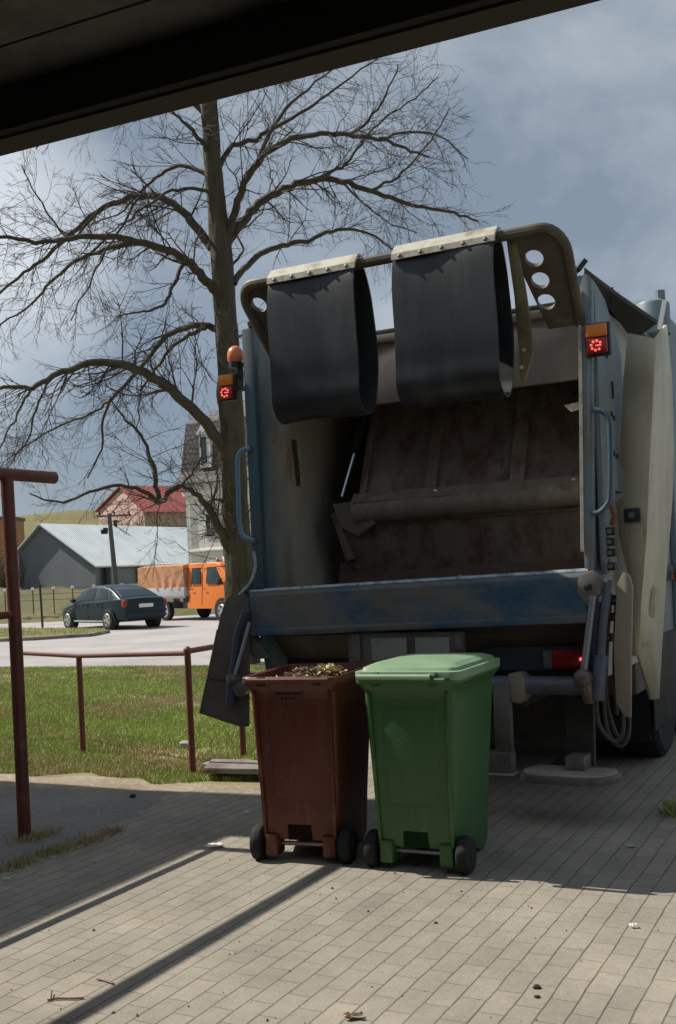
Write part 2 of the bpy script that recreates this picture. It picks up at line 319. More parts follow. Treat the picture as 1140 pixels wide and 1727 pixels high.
def paver_mat(c, name):
    m = bpy.data.materials.new(name); m.use_nodes = True; t = m.node_tree; b = t.nodes['Principled BSDF']; L = t.links.new
    tcn = t.nodes.new('ShaderNodeTexCoord'); mp_ = t.nodes.new('ShaderNodeMapping'); mp_.inputs['Rotation'].default_value = (0, 0, R(90)); L(tcn.outputs['Object'], mp_.inputs[0])
    # slightly wandering joints
    nw = t.nodes.new('ShaderNodeTexNoise'); nw.inputs['Scale'].default_value = 3.5; nw.inputs['Detail'].default_value = 3; L(mp_.outputs[0], nw.inputs['Vector'])
    sb = t.nodes.new('ShaderNodeVectorMath'); sb.operation = 'SUBTRACT'; L(nw.outputs['Color'], sb.inputs[0]); sb.inputs[1].default_value = (.5,.5,.5)
    sc = t.nodes.new('ShaderNodeVectorMath'); sc.operation = 'SCALE'; L(sb.outputs[0], sc.inputs[0]); sc.inputs['Scale'].default_value = .018
    ad = t.nodes.new('ShaderNodeVectorMath'); ad.operation = 'ADD'; L(mp_.outputs[0], ad.inputs[0]); L(sc.outputs[0], ad.inputs[1])
    br = t.nodes.new('ShaderNodeTexBrick'); br.offset = .5; br.offset_frequency = 2; br.squash = 1
    br.inputs['Scale'].default_value = 1; br.inputs['Brick Width'].default_value = .205; br.inputs['Row Height'].default_value = .103; br.inputs['Mortar Size'].default_value = .0035; br.inputs['Mortar Smooth'].default_value = .45; br.inputs['Bias'].default_value = 0
    br.inputs['Color1'].default_value = (*[x*.91 for x in c], 1); br.inputs['Color2'].default_value = (c[0]*1.07, c[1]*1.05, c[2]*1.03, 1); br.inputs['Mortar'].default_value = (c[0]*.66, c[1]*.63, c[2]*.58, 1)
    L(ad.outputs[0], br.inputs['Vector'])
    ns = t.nodes.new('ShaderNodeTexNoise'); ns.inputs['Scale'].default_value = 1.1; ns.inputs['Detail'].default_value = 10; ns.inputs['Roughness'].default_value = .7; L(tcn.outputs['Object'], ns.inputs['Vector'])
    mr_ = t.nodes.new('ShaderNodeMapRange'); mr_.inputs[1].default_value = .3; mr_.inputs[2].default_value = .7; mr_.inputs[3].default_value = .72; mr_.inputs[4].default_value = 1.16; L(ns.outputs['Fac'], mr_.inputs[0])
    nf = t.nodes.new('ShaderNodeTexNoise'); nf.inputs['Scale'].default_value = 70; nf.inputs['Detail'].default_value = 5; nf.inputs['Roughness'].default_value = .7; L(tcn.outputs['Object'], nf.inputs['Vector'])
    mf = t.nodes.new('ShaderNodeMapRange'); mf.inputs[1].default_value = .25; mf.inputs[2].default_value = .75; mf.inputs[3].default_value = .82; mf.inputs[4].default_value = 1.18; L(nf.outputs['Fac'], mf.inputs[0])
    mu = t.nodes.new('ShaderNodeMath'); mu.operation = 'MULTIPLY'; L(mr_.outputs[0], mu.inputs[0]); L(mf.outputs[0], mu.inputs[1])
    b2 = t.nodes.new('ShaderNodeTexBrick'); b2.inputs['Scale'].default_value = 1; b2.inputs['Brick Width'].default_value = 400; b2.inputs['Row Height'].default_value = .103; b2.inputs['Mortar Size'].default_value = .0048; b2.inputs['Mortar Smooth'].default_value = .5; L(ad.outputs[0], b2.inputs['Vector'])
    nj = t.nodes.new('ShaderNodeTexNoise'); nj.inputs['Scale'].default_value = 4; nj.inputs['Detail'].default_value = 6; L(tcn.outputs['Object'], nj.inputs['Vector'])
    mj = t.nodes.new('ShaderNodeMapRange'); mj.inputs[1].default_value = .35; mj.inputs[2].default_value = .62; mj.inputs[3].default_value = .25; mj.inputs[4].default_value = .8; L(nj.outputs['Fac'], mj.inputs[0])
    fj = t.nodes.new('ShaderNodeMath'); fj.operation = 'MULTIPLY'; L(b2.outputs['Fac'], fj.inputs[0]); L(mj.outputs[0], fj.inputs[1])
    mk2 = t.nodes.new('ShaderNodeMix'); mk2.data_type = 'RGBA'; L(fj.outputs[0], mk2.inputs['Factor']); L(br.outputs['Color'], mk2.inputs[6]); mk2.inputs[7].default_value = (c[0]*.34, c[1]*.31, c[2]*.27, 1)
    vm = t.nodes.new('ShaderNodeVectorMath'); vm.operation = 'SCALE'; L(mk2.outputs[2], vm.inputs[0]); L(mu.outputs[0], vm.inputs['Scale'])
    # sand and dirt worked into the joints in patches
    n3 = t.nodes.new('ShaderNodeTexNoise'); n3.inputs['Scale'].default_value = 2.3; n3.inputs['Detail'].default_value = 9; n3.inputs['Roughness'].default_value = .75; L(tcn.outputs['Object'], n3.inputs['Vector'])
    m3 = t.nodes.new('ShaderNodeMapRange'); m3.inputs[1].default_value = .56; m3.inputs[2].default_value = .74; m3.inputs[4].default_value = .7; L(n3.outputs['Fac'], m3.inputs[0])
    mx_ = t.nodes.new('ShaderNodeMix'); mx_.data_type = 'RGBA'; L(m3.outputs[0], mx_.inputs['Factor']); L(vm.outputs[0], mx_.inputs[6]); mx_.inputs[7].default_value = (c[0]*.92, c[1]*.84, c[2]*.72, 1)
    L(mx_.outputs[2], b.inputs['Base Color']); b.inputs['Roughness'].default_value = .88; b.inputs['Specular IOR Level'].default_value = .3
    inv = t.nodes.new('ShaderNodeMath'); inv.operation = 'SUBTRACT'; inv.inputs[0].default_value = 1; L(br.outputs['Fac'], inv.inputs[1])
    hh = t.nodes.new('ShaderNodeMath'); hh.operation = 'MULTIPLY_ADD'; L(nf.outputs['Fac'], hh.inputs[0]); hh.inputs[1].default_value = .12; L(inv.outputs[0], hh.inputs[2])
    bp = t.nodes.new('ShaderNodeBump'); bp.inputs['Strength'].default_value = .55; bp.inputs['Distance'].default_value = .006; L(hh.outputs[0], bp.inputs['Height']); L(bp.outputs[0], b.inputs['Normal'])
    return m
M['paver'] = paver_mat((.312,.281,.232), 'concrete_pavers')

# ------------------------------------------------------------------ the setting: ground, paving, lawn, road, hill
def sheet(name, pts, mat, z, loc=(0,0,0), rz=0):
    mb = MB(); mb.add([(p[0], p[1], z) for p in pts], [tuple(range(len(pts)))])
    o = mb.build(name, mat, smooth=False); o.location = loc; o.rotation_euler = (0, 0, rz); return tag(o, kind='structure')
sheet('ground', [(-900,-300),(900,-300),(900,1500),(-900,1500)], M['field'], -.004)
def ragged(a, b, n, amp, seed):
    r_ = random.Random(seed); a = Vector(a); b = Vector(b); d = (b-a).normalized(); nn = Vector((-d.y, d.x)); o = []
    for i in range(n+1):
        o.append(tuple(a.lerp(b, i/n) + nn * (r_.uniform(-amp, amp) if 0 < i < n else 0)))
    return o
# local frame (u, v): pavers, soil margin
E0 = [(-2.55,-9), ] + ragged((-2.6,-3.2), (-2.95,-.35), 30, .06, 3) + ragged((-3.1,-.2), (-3.0,.12), 4, .04, 9) + ragged((-2.9,.14), (-2.5,.10), 8, .03, 4) + [(-2.45,.6), (-2.45,16), (7,16), (7,-9)]
sheet('paving', E0, M['paver'], .008, O, -YAW)
M['oldasphalt'] = ground_mat('old_grey_asphalt', [(.35,(.17,.155,.14)),(.65,(.235,.215,.195))], 1.2, bump=.15, fine=50)
sheet('asphalt_apron', [(-14,-9), (-2.4,-9), (-2.4,.05)] + ragged((-2.6,.06), (-14,-1.35), 60, .035, 8), M['oldasphalt'], .006, O, -YAW)
sheet('soil_margin', [(-14,-9),(-1.0,-9),(-1.0,.5)] + ragged((-2.4,.42), (-9,.05), 50, .10, 5) + [(-14,0)], M['soil'], .004, O, -YAW)
lawn_pts = [LW(-2.2,-.2), LW(-16,-.9), LW(-22,6.6), D(0,1122,1)*0 + G(-60,1126), G(0,1125), G(180,1123.5), G(355,1121.5), G(430,1120), LW(-2.2,9)]
sheet('lawn', [(p.x, p.y) for p in lawn_pts], M['lawn'], .0)
road_pts = [G(-500,1140), G(0,1126), G(180,1124.5), G(430,1121), G(900,1100), Vector((60,24,0)), Vector((60,60,0)), Vector((0,52,0)), Vector((-20,58,0)), Vector((-70,52,0))]
sheet('road', [(p.x, p.y) for p in road_pts], M['road'], .004)
vp = [G(-300,1095), G(-100,1086), G(60,1079), G(150,1073), G(181,1067), G(175,1063), G(110,1062), G(0,1061), G(-300,1062)]
sheet('verge', [(p.x, p.y) for p in vp], M['lawn'], .06)
kb = MB(); kp = [G(-300,1096), G(-100,1087), G(60,1080), G(150,1074), G(182,1067.5)]
for a, b in zip(kp, kp[1:]): kb.bar(a + Vector((0,0,.04)), b + Vector((0,0,.04)), .15, .12)
tag(kb.build('kerb', M['slab'], bevel=.01), kind='structure')
# earth bank the far fence stands on
bk = MB(); prof = [(44,0),(46,.5),(49,1.05),(54,1.25),(58,1.3),(140,1.3)]
n = 40; rings = []
for i in range(n+1):
    x = -45 + 43*i/n; j = .15*math.sin(i*1.7) + .1*math.sin(i*.6)
    rings.append([(x, y + (58-44 if False else 6*max(0,(x+30)/30)*0), z + (j if z > .3 and y < 100 else 0)) for y, z in prof])
bk.loft(rings, closed=False, cap=False); tag(bk.build('field_bank', M['field'], fix=True), kind='structure')
hl = MB(); rings = []
for i in range(30):
    x = -170 + 200*i/29; h = 20.4 - 5*(i/29) + .5*math.sin(i*.8) + .35*math.sin(i*2.1)
    rings.append([(x, 170, 0), (x, 195, h*.55), (x, 240, h), (x, 330, h), (x, 420, 0)])
hl.loft(rings, closed=False, cap=False); tag(hl.build('hill', M['hill']), kind='structure')

# grass blades
def grass(name, pts, seed, h0, h1, mats, dens_scale=1.6):
    n = len(pts); r_ = np.random.default_rng(seed)
    h = r_.uniform(h0, h1, n); a = r_.uniform(0, 2*np.pi, n); w = r_.uniform(.0025, .005, n) * (1 + h*4)
    la = r_.uniform(0, 2*np.pi, n); ll = h * r_.uniform(.1, .8, n)
    P = np.zeros((n, 3, 3)); dx = np.cos(a)*w; dy = np.sin(a)*w
    P[:,0,0] = pts[:,0]-dx; P[:,0,1] = pts[:,1]-dy; P[:,0,2] = pts[:,2]
    P[:,1,0] = pts[:,0]+dx; P[:,1,1] = pts[:,1]+dy; P[:,1,2] = pts[:,2]
    P[:,2,0] = pts[:,0]+np.cos(la)*ll; P[:,2,1] = pts[:,1]+np.sin(la)*ll; P[:,2,2] = pts[:,2]+h
    me = bpy.data.meshes.new(name); me.vertices.add(n*3); me.vertices.foreach_set('co', P.reshape(-1))
    me.loops.add(n*3); me.loops.foreach_set('vertex_index', np.arange(n*3, dtype=np.int32)); me.polygons.add(n); me.polygons.foreach_set('loop_start', np.arange(0, n*3, 3, dtype=np.int32))
    me.update(); o = bpy.data.objects.new(name, me); COL.objects.link(o)
    for m in mats: me.materials.append(m)
    q_ = .7*np.sin(pts[:,0]*1.9+1.3*np.sin(pts[:,1]*1.1+1))+.7*np.sin(pts[:,1]*1.5+.9*np.sin(pts[:,0]*2.3))+.5*np.sin(pts[:,0]*5.1+pts[:,1]*3.7)+r_.normal(0, .55, n)
    me.polygons.foreach_set('material_index', np.where(q_ > .95, 2, np.where(q_ > -.15, 0, 1)).astype(np.int32))
    return o
M['blade1'] = mk('grass_blade', (.285,.345,.09), .7, var=.35, scale=1.2, dirt=(.33,.29,.13), dirt_amt=.35, dirt_scale=.9)
M['blade2'] = mk('grass_blade_light', (.345,.42,.11), .7, var=.3, scale=1.5)
M['blade3'] = mk('dry_grass_blade', (.44,.36,.2), .8, var=.3, scale=2)
def patchy(x, y):
    return (np.sin(x*1.3+.7*np.sin(y*.9))+np.sin(y*1.7+1.1*np.sin(x*.8+2))+.8*np.sin(x*3.1+y*2.3)+.6*np.sin(x*5.3-y*4.1)) / 3.4
gp = []
while sum(map(len, gp)) < 290000:
    # uniform in picture-like density: nearer ground gets more blades per square metre
    Y = 8.2 * (20.6/8.2) ** rng.uniform(0, 1, 200000); a = rng.uniform(-.46, -.06, 200000); X = a*Y
    du = (X-O.x)*UU.x + (Y-O.y)*UU.y; dv = (X-O.x)*VV.x + (Y-O.y)*VV.y
    edge = .42 - .056*(-2.4-du) + .10*np.sin(du*4.1) + .07*np.sin(du*9.7)
    road = 20.79 + (X+6.74)*(-2.07/4.88)
    keep = (dv > edge) & (Y < road-.12) & (du < -2.55) & (patchy(X, Y)*.8 + .7*patchy(X*3.3+4, Y*3.3) + rng.uniform(-1.0, 1.0, 200000) > -.25)
    gp.append(np.stack([X, Y, np.zeros_like(X)], 1)[keep])
gp = np.concatenate(gp)[:290000]
tag(grass('grass', gp, 1, .012, .05, [M['blade1'], M['blade2'], M['blade3']]), 'patchy short spring grass between the paving and the road', 'grass', kind='stuff')
vpts = []
while len(vpts) < 5000:
    p = G(random.uniform(-10, 178), random.uniform(1062.5, 1078)); lim = 1079 - max(0, 0)
    if True: vpts.append((p.x, p.y, .06))
vpts = np.array([p for p in vpts if p[1] > 31.2 - (p[0]+10)*(-.25)*0])
tag(grass('verge_grass', vpts, 2, .03, .1, [M['blade1'], M['blade2'], M['blade3']]), 'strip of rough grass at the far side of the road', 'grass', kind='stuff')
# worn-in grass along the paving edge near the red post
pp = []
for cx, cy, rx, ry, k in ((62,1414,34,6,500),(150,1420,45,9,400),(95,1438,40,8,420),(30,1462,36,9,420),(190,1405,20,5,160)):
    for _ in range(k):
        t = random.gauss(0,.5), random.gauss(0,.5); g = G(cx+rx*t[0], cy+ry*t[1]-rx*t[0]*.25); pp.append((g.x, g.y, .008))
tag(grass('edge_grass', np.array(pp), 3, .012, .045, [M['blade1'], M['blade3'], M['blade3']]), 'thin dusty grass growing along the shaded paving edge', 'grass', kind='stuff')
pp = []
for _ in range(260):
    g = G(1136+random.gauss(0,9), 1374+random.gauss(0,4)); pp.append((g.x, g.y, .01))
tag(grass('weed_tuft', np.array(pp), 4, .03, .10, [M['blade1'], M['blade2'], M['blade2']]), 'small green weed tuft in the paving right of the footboard', 'weed', kind='stuff')

# ------------------------------------------------------------------ garbage truck (local frame: u right, v forward, z up)
T = thing('garbage_truck', 'blue and cream rear loading garbage truck with two black rubber flaps, its hopper open', 'garbage truck', O, -YAW)
UL, UR = -2.32, .10          # outer faces of the tailgate sides
def tp(mb, name, m, parent=None, **k): return mb.build(name, M[m] if isinstance(m, str) else m, parent or T, **k)

# hopper sill
mb = MB(); sl_ = [(-.0,1.50),(-.035,1.47),(-.035,1.235),(-.055,1.225),(-.055,1.19),(.05,1.18),(.30,1.20),(.30,1.28),(.06,1.32),(.06,1.50)]
for k, u in ((0, UL-.05), (1, .045)): pass
def zl(u): return (u+1.2)*.021
mb.loft([[(u, v, z+zl(u)) for v, z in sl_] for u in np.linspace(UL-.03, .05, 14)])
sill = tp(mb, 'hopper_sill', 'sill', bevel=.006)
mb = MB(); mb.tube([(u, .012, 1.502+zl(u)) for u in np.linspace(UL-.05, .06, 12)], .017, 8); tp(mb, 'sill_edge', 'worn', sill)
# hopper walls
wl_poly = [(0,1.16),(0,3.33),(.04,3.34),(.42,3.20),(.50,3.235),(1.9,3.235),(1.9,.86),(.08,.86)]
mb = MB(); mb.prism([(UL+.02, v, z) for v, z in wl_poly], (.045,0,0)); wallL = tp(mb, 'hopper_wall', M['wallgrade'])
mb = MB(); mb.prism([(UL-.008, -.012, 1.50), (UL-.008, -.012, 3.345), (UL-.008, .05, 3.345), (UL-.008, .05, 1.50)], (.085,0,0)); tp(mb, 'flange', 'blue', wallL, bevel=.008)
mb = MB(); mb.tube(spline([LP(428,930,-.01), LP(431,955,-.012), LP(424,980,-.015), LP(410,997,-.02), LP(404,1003,-.02)], 5), .013, 8); tp(mb, 'corner_edge', 'worn', wallL)
mb = MB(); mb.prism([LP(430,930,.0), LP(434,960,.0), LP(426,982,0), LP(408,1000,0), LP(408,1012,0), LP(445,1012,0), LP(445,930,0)], (0,.03,0)); tp(mb, 'corner_gusset', 'blue', wallL)
mb = MB(); mb.prism([(.055, max(v,.072), z) for v, z in wl_poly], (.04,0,0)); tp(mb, 'hopper_wall', M['wallgrade'])
# a slotted guide with rust run on the left wall
mb = MB(); mb.prism([(UL+.066, .50, 2.60), (UL+.066, .56, 2.60), (UL+.066, .60, 2.25), (UL+.066, .55, 2.25)], (.006,0,0)); tp(mb, 'rusty_guide', mk('rust_run', (.07,.045,.022), .8, var=.4, scale=20), wallL)
mb = MB(); mb.bar((UL+.08,.575,2.62),(UL+.08,.61,2.28),.012,.012); tp(mb, 'guide_rod', 'strip', wallL)
# right tailgate side
fl = MB(); fl.prism([LP(978,482,0), LP(980,690,0), LP(982,893,0), LP(986,962,0), LP(996,1000,0), LP(1000,1000,0), LP(1000,890,0), LP(999,690,0), LP(997,470,0), LP(985,457,0)], (0,.07,0))
flange = tp(fl, 'side_flange', 'side', bevel=.006)
mb = MB(); mb.bar(LP(977.5,490,-.008), LP(982,930,-.008), .012, .02); tp(mb, 'flange_edge', 'strip', flange)
sp = [(.07,3.30),(.35,3.24),(.75,2.97),(.80,2.4),(.70,2.06),(.62,2.02),(.40,2.03),(.36,1.55),(.07,1.50)]
mb = MB(); mb.prism([(.12, v, z) for v, z in sp], (.04,0,0)); side = tp(mb, 'side_panel', 'side', bevel=.008)
for (v, z, w, h) in ((.42,2.62,.03,.11),(.36,2.50,.03,.03),(.42,2.48,.03,.03),(.38,2.25,.03,.03),(.47,2.24,.03,.03),(.30,2.86,.03,.16)):
    mb = MB(); mb.box(.16,.168,v,v+w,z,z+h); tp(mb, 'slot', 'dark', side)
mb = MB(); mb.prism([(UL+.02,.40,3.256),(.0,.40,3.256),(.12,.40,3.256),(.12,1.9,3.256),(UL+.02,1.9,3.256)], (0,0,.03)); tp(mb, 'roof_plate', 'dark', bevel=.004)
mb = MB(); ea = [Vector((.13,-.02,3.33)), LP(1045,503,.55), LP(1108,546,1.33)]; eb = [Vector((.125,-.02,3.33)), Vector((.125,.55,3.25)), Vector((.125,1.33,3.15))]; mb.loft([[a_, a_+Vector((0,0,.028)), b_+Vector((0,0,.028)), b_] for a_, b_ in zip(ea, eb)]); tp(mb, 'side_eave', 'dark')
mb = MB(); mb.tube([LP(1033,515,.5), LP(1033,484,.5)], .006, 6); tp(mb, 'aerial', 'plastic')
mb = MB(); mb.bar((.09,-.05,3.34), (.13,-.02,3.40), .05, .03); mb.bar((.02,-.03,3.33),(.11,-.03,3.37),.02,.02); tp(mb, 'hinge_bracket', 'plastic')
mb = MB(); mb.bar((UL+.06,-.02,3.36), (UL+.14,-.02,3.38), .03, .04); tp(mb, 'hinge_bracket', 'plastic')
# grab handles
for s, pts in ((0, [(422,757),(408,760),(401,775),(402,830),(404,885),(412,905),(430,912)]), (1, [(1001,691),(1016,694),(1026,706),(1029,735),(1029,830),(1024,850),(1012,863),(1001,866)])):
    v = -.03
    mb = MB(); mb.tube(spline([LP(x, y, v) for x, y in pts], 5), .0165, 10); h = tp(mb, 'grab_handle', 'blue' if s else mk('lit_handle_paint', (.13,.22,.36), .4, var=.2))  # left handle gets a lighter blue in place of light falling on it
    mb = MB(); mb.tube([LP(*pts[0], v+.03), LP(*pts[0], v)], .018, 8); tp(mb, 'mount', 'steel', h); mb = MB(); mb.tube([LP(*pts[-1], v+.03), LP(*pts[-1], v)], .018, 8); tp(mb, 'mount', 'steel', h)
# light clusters and beacon
def cluster(c, w, h):
    mb = MB(); mb.box(c.x-w/2-.012, c.x+w/2+.012, -.045, .0, c.z-h/2-.012, c.z+h/2+.012); hs = tp(mb, 'light_cluster', 'plastic', bevel=.008)
    mb = MB(); mb.box(c.x-w/2, c.x+w/2, -.075, -.046, c.z+.01, c.z+h/2); tp(mb, 'indicator_lens', 'amber', hs, bevel=.008)
    mb = MB(); mb.box(c.x-w/2, c.x+w/2, -.075, -.046, c.z-h/2, c.z+.004); tp(mb, 'tail_lens', 'red', hs, bevel=.008)
    mb = MB()
    for k in range(7):
        a = k*math.tau/8+.6; q = Vector((c.x+.030*math.cos(a), -.0765, c.z-h*.25+.028*math.sin(a)))
        mb.lathe([(0,.008),(.004,.008),(.006,.003)], q, (0,-1,0), 8)
    mb.box(c.x-.004, c.x+.03, -.079, -.076, c.z-h*.25-.004, c.z-h*.25+.004)
    tp(mb, 'lit_led', 'led', hs)
cluster(LP(1010,574,0), .125, .175); cluster(LP(388,655,0)+Vector((.004,0,0)), .115, .165)
mb = MB(); mb.bar((UL-.0,.03,2.93), (UL-.17,.03,2.93), .03, .03); mb.bar((UL-.06,.03,2.93), (UL-.06,.03,3.11), .03, .03); mb.bar((UL,.03,3.1),(UL-.08,.03,3.1),.03,.03); tp(mb, 'lamp_bracket', 'dark')
bc = LP(397,600,.03); mb = MB(); mb.lathe([(-.05,.045),(-.03,.058),(.02,.058),(.05,.045),(.068,.02),(.07,.002)], bc, (0,0,1), 20); be = tp(mb, 'beacon', 'beacon')
mb = MB(); mb.lathe([(-.09,.05),(-.05,.052)], bc, (0,0,1), 18); tp(mb, 'beacon_base', 'plastic', be)

# tilted lifting frame with the rubber flaps
def fp(u, s): return Vector((u, -s, 3.05+s))
UC = -.98; nrm = Vector((0, -.7071, -.7071))*-1
def ctr(sg):
    p = [fp(UC+sg*1.06, -.02), fp(UC+sg*1.075, .2), fp(UC+sg*1.085, .33)]
    p += [fp(UC+sg*(.965+.12*math.cos(a)), .34+.115*math.sin(a)) for a in np.linspace(.15, math.pi/2, 7)]
    return p
mb = MB(); path = ctr(-1) + [fp(u, .455) for u in np.linspace(-1.9, -.06, 9)] + ctr(1)[::-1]
mb.tube(path, [.034]*len(path), 10); frame = tp(mb, 'lifting_frame', 'frame')
for sg in (-1, 1):
    outer = [fp(UC+sg*1.05, -.02), fp(UC+sg*1.075, .32)] + [fp(UC+sg*(.955+.12*math.cos(a)), .335+.115*math.sin(a)) for a in np.linspace(.15, math.pi/2, 6)] + [fp(UC+sg*.80, .45), fp(UC+sg*.775,.40), fp(UC+sg*.80,.25), fp(UC+sg*.86,-.02)]
    holes = []
    for s, ho in (((.115,.888), (.222,.888), (.328,.888)) if sg > 0 else ((.345,.995),)):
        holes.append([fp(UC+sg*ho+.055*math.cos(a), s+.039*math.sin(a)) for a in np.linspace(0, math.tau, 24, endpoint=False)])
    pl_ = plate(outer, holes, Vector((0,.026,.026)), 'arm_plate', M['frame'], T)
    px = [(853,400),(869,402),(884,480),(896,560),(897,600),(884,642),(876,640),(875,600),(867,500)]
    pts = [LP(x, y, -.42+.0011*(y-400)) for x, y in px]
    if sg < 0: pts = [Vector((2*UC-p.x, p.y, p.z)) for p in pts]
    mb = MB(); mb.prism(pts, (0,.035,.0)); st = tp(mb, 'strut', mk('strut_paint', (.19,.16,.09), .55, var=.2, dirt=(.09,.06,.03), dirt_amt=.45), bevel=.004)
    for (x, y) in ((884,590),(880,620)):
        q = LP(x, y, -.42+.0011*(y-400)-.012); q = Vector((2*UC-q.x, q.y, q.z)) if sg < 0 else q
        mb = MB(); mb.lathe([(0,.012),(-.0+.008,.012)], q, (0,-1,0), 8); tp(mb, 'bolt', 'strip', st)
def flap(u0, u1, sag):
    c = [Vector((-.505,3.50)), Vector((-.535,3.42)), Vector((-.55,3.2)), Vector((-.555,2.95)), Vector((-.55,2.80+sag))]
    c += [Vector((-.42-.13*math.cos(a), 2.72+sag-.155*math.sin(a))) for a in np.linspace(.15, math.pi-.1, 10)]
    c += [Vector((-.27,2.85+sag)), Vector((-.265,3.1)), Vector((-.285,3.32)), Vector((-.36,3.46)), Vector((-.41,3.50))]
    c = [Vector((q[0], q[1])) for q in spline([(p.x, p.y, 0) for p in c], 3)]
    th = .007; ins = []; outs = []
    for i, p in enumerate(c):
        d = (c[min(i+1, len(c)-1)] - c[max(i-1, 0)]).normalized(); n_ = Vector((-d.y, d.x)); outs.append(p-n_*th); ins.append(p+n_*th)
    ring = outs + ins[::-1]
    us = np.linspace(u0, u1, 9)
    mb = MB(); mb.loft([[(u+.006*math.sin(q.y*9), q.x+.011*math.sin(u*8+q.y*4), q.y+.006*math.sin(u*11)) for q in ring] for u in us]); f_ = tp(mb, 'rubber_flap', 'rubber', ang=50)
    mb = MB(); mb.prism([(u0-.006,-.425,3.553),(u0-.006,-.475,3.548),(u0-.006,-.53,3.485),(u0-.006,-.537,3.458),(u0-.006,-.549,3.458),(u0-.006,-.545,3.495),(u0-.006,-.485,3.560),(u0-.006,-.425,3.565)], (u1-u0+.012,0,0)); st = tp(mb, 'clamp_strip', 'strip', f_)
    for k in range(5):
        mb = MB(); mb.lathe([(0,.013),(.007,.012),(.010,.005)], (u0+.05+(u1-u0-.1)*k/4, -.546, 3.477), (0,-.95,.3), 10); tp(mb, 'rivet', 'steel', st)
flap(-1.782, -1.165, 0.015); flap(-.905, -.262, .015)

# packer inside the hopper
mb = MB(); mb.box(UL+.07, .054, .45, .50, 2.775, 3.24); hd = tp(mb, 'header_plate', 'header', bevel=.006)
mb = MB(); mb.box(UL+.07, .054, .40, .449, 3.2, 3.255); tp(mb, 'header_rail', 'creamdirty', hd, bevel=.006)
def pk(u, z): return Vector((u, .76+(z-2.1)*.42, z))
mb = MB(); mb.prism([pk(-1.85,2.0), pk(-.03,2.0), pk(-.03,3.0), pk(-1.85,3.0)], (0,.05,0)); pp_ = tp(mb, 'packer_plate', 'packer')
for u, w in ((-1.80,.05), (-1.255,.09), (-.60,.11), (-.1,.05)):
    mb = MB(); mb.prism([pk(u-w/2,2.06)-Vector((0,.045,0)), pk(u+w/2,2.06)-Vector((0,.045,0)), pk(u+w/2,2.97)-Vector((0,.03,0)), pk(u-w/2,2.97)-Vector((0,.03,0))], (0,.05,0)); tp(mb, 'rib', 'packer', pp_, bevel=.008)
mb = MB(); mb.tube([(-1.86+k*.18, .74+.006*math.sin(k*2), 2.045+zl(-1.86+k*.18)*.6+.004*math.sin(k*3.)) for k in range(11)], .095, 14); mb.prism([(-1.86,.66,2.10),(-1.86,.72,2.17),(-1.86,.80,2.17),(-1.86,.80,2.10)], (1.83,0,0)); tp(mb, 'packer_beam', 'beam', pp_)
mb = MB(); mb.prism([(-2.02,.80,1.94),(-.02,.80,1.965),(-.02,.90,1.60),(-1.97,.90,1.56)], (0,.06,0)); lp_ = tp(mb, 'sweep_plate', 'packer', bevel=.006)
mb = MB(); mb.box(-1.99,-.02,.78,.90,1.935,1.965); tp(mb, 'sweep_edge', 'beam', lp_, bevel=.01)
mb = MB(); mb.prism([(-2.1,.92,1.66),(-.02,.92,1.70),(-.02,.80,1.2),(-2.1,.80,1.2)], (0,.05,0)); tp(mb, 'sweep_blade', mk('sweep_blade_steel', (.10,.065,.05), .7, var=.35, dirt=(.06,.04,.03), dirt_amt=.4))
mb = MB(); mb.prism([LP(560,850,.75), LP(600,845,.75), LP(622,862,.75), LP(632,880,.75), LP(604,905,.75), LP(575,890,.75)], (0,.06,0)); pv = tp(mb, 'pivot_bracket', 'beam', bevel=.008)
mb = MB(); mb.prism([LP(597,888,.70), LP(622,872,.70), LP(634,883,.70), LP(600,902,.70)], (0,.012,0)); tp(mb, 'bent_plate', 'header', pv)
mb = MB(); mb.bar(LP(566,865,.82), LP(592,945,.82), .07, .06); mb.bar(LP(580,880,.9), LP(604,960,.9), .05, .05); tp(mb, 'pivot_arm', 'packer', bevel=.01)
mb = MB(); mb.tube([LP(598,760,1.0), LP(622,690,1.1)], .05, 12); cy = tp(mb, 'packer_cylinder', 'dark')
mb = MB(); mb.tube([LP(577,838,.92), LP(598,765,1.0)], .016, 10); tp(mb, 'piston_rod', 'chrome', cy)
# floor, back and roof of the hopper
mb = MB(); fl_ = [(.06,1.46),(.10,1.2),(.3,1.02),(.6,.96),(1.0,1.0),(1.45,1.2),(1.9,1.35)]
mb.loft([[(u, v, z) for v, z in fl_] + [(u, v, z-.05) for v, z in fl_[::-1]] for u in (UL+.02, .05)]); tp(mb, 'hopper_floor', mk('hopper_underside', (.05,.04,.033), .7, var=.3, dirt=(.08,.06,.045), dirt_amt=.4))
mb = MB(); mb.box(UL+.02, .05, 1.85, 1.9, 1.0, 3.24); tp(mb, 'hopper_back', 'dark')
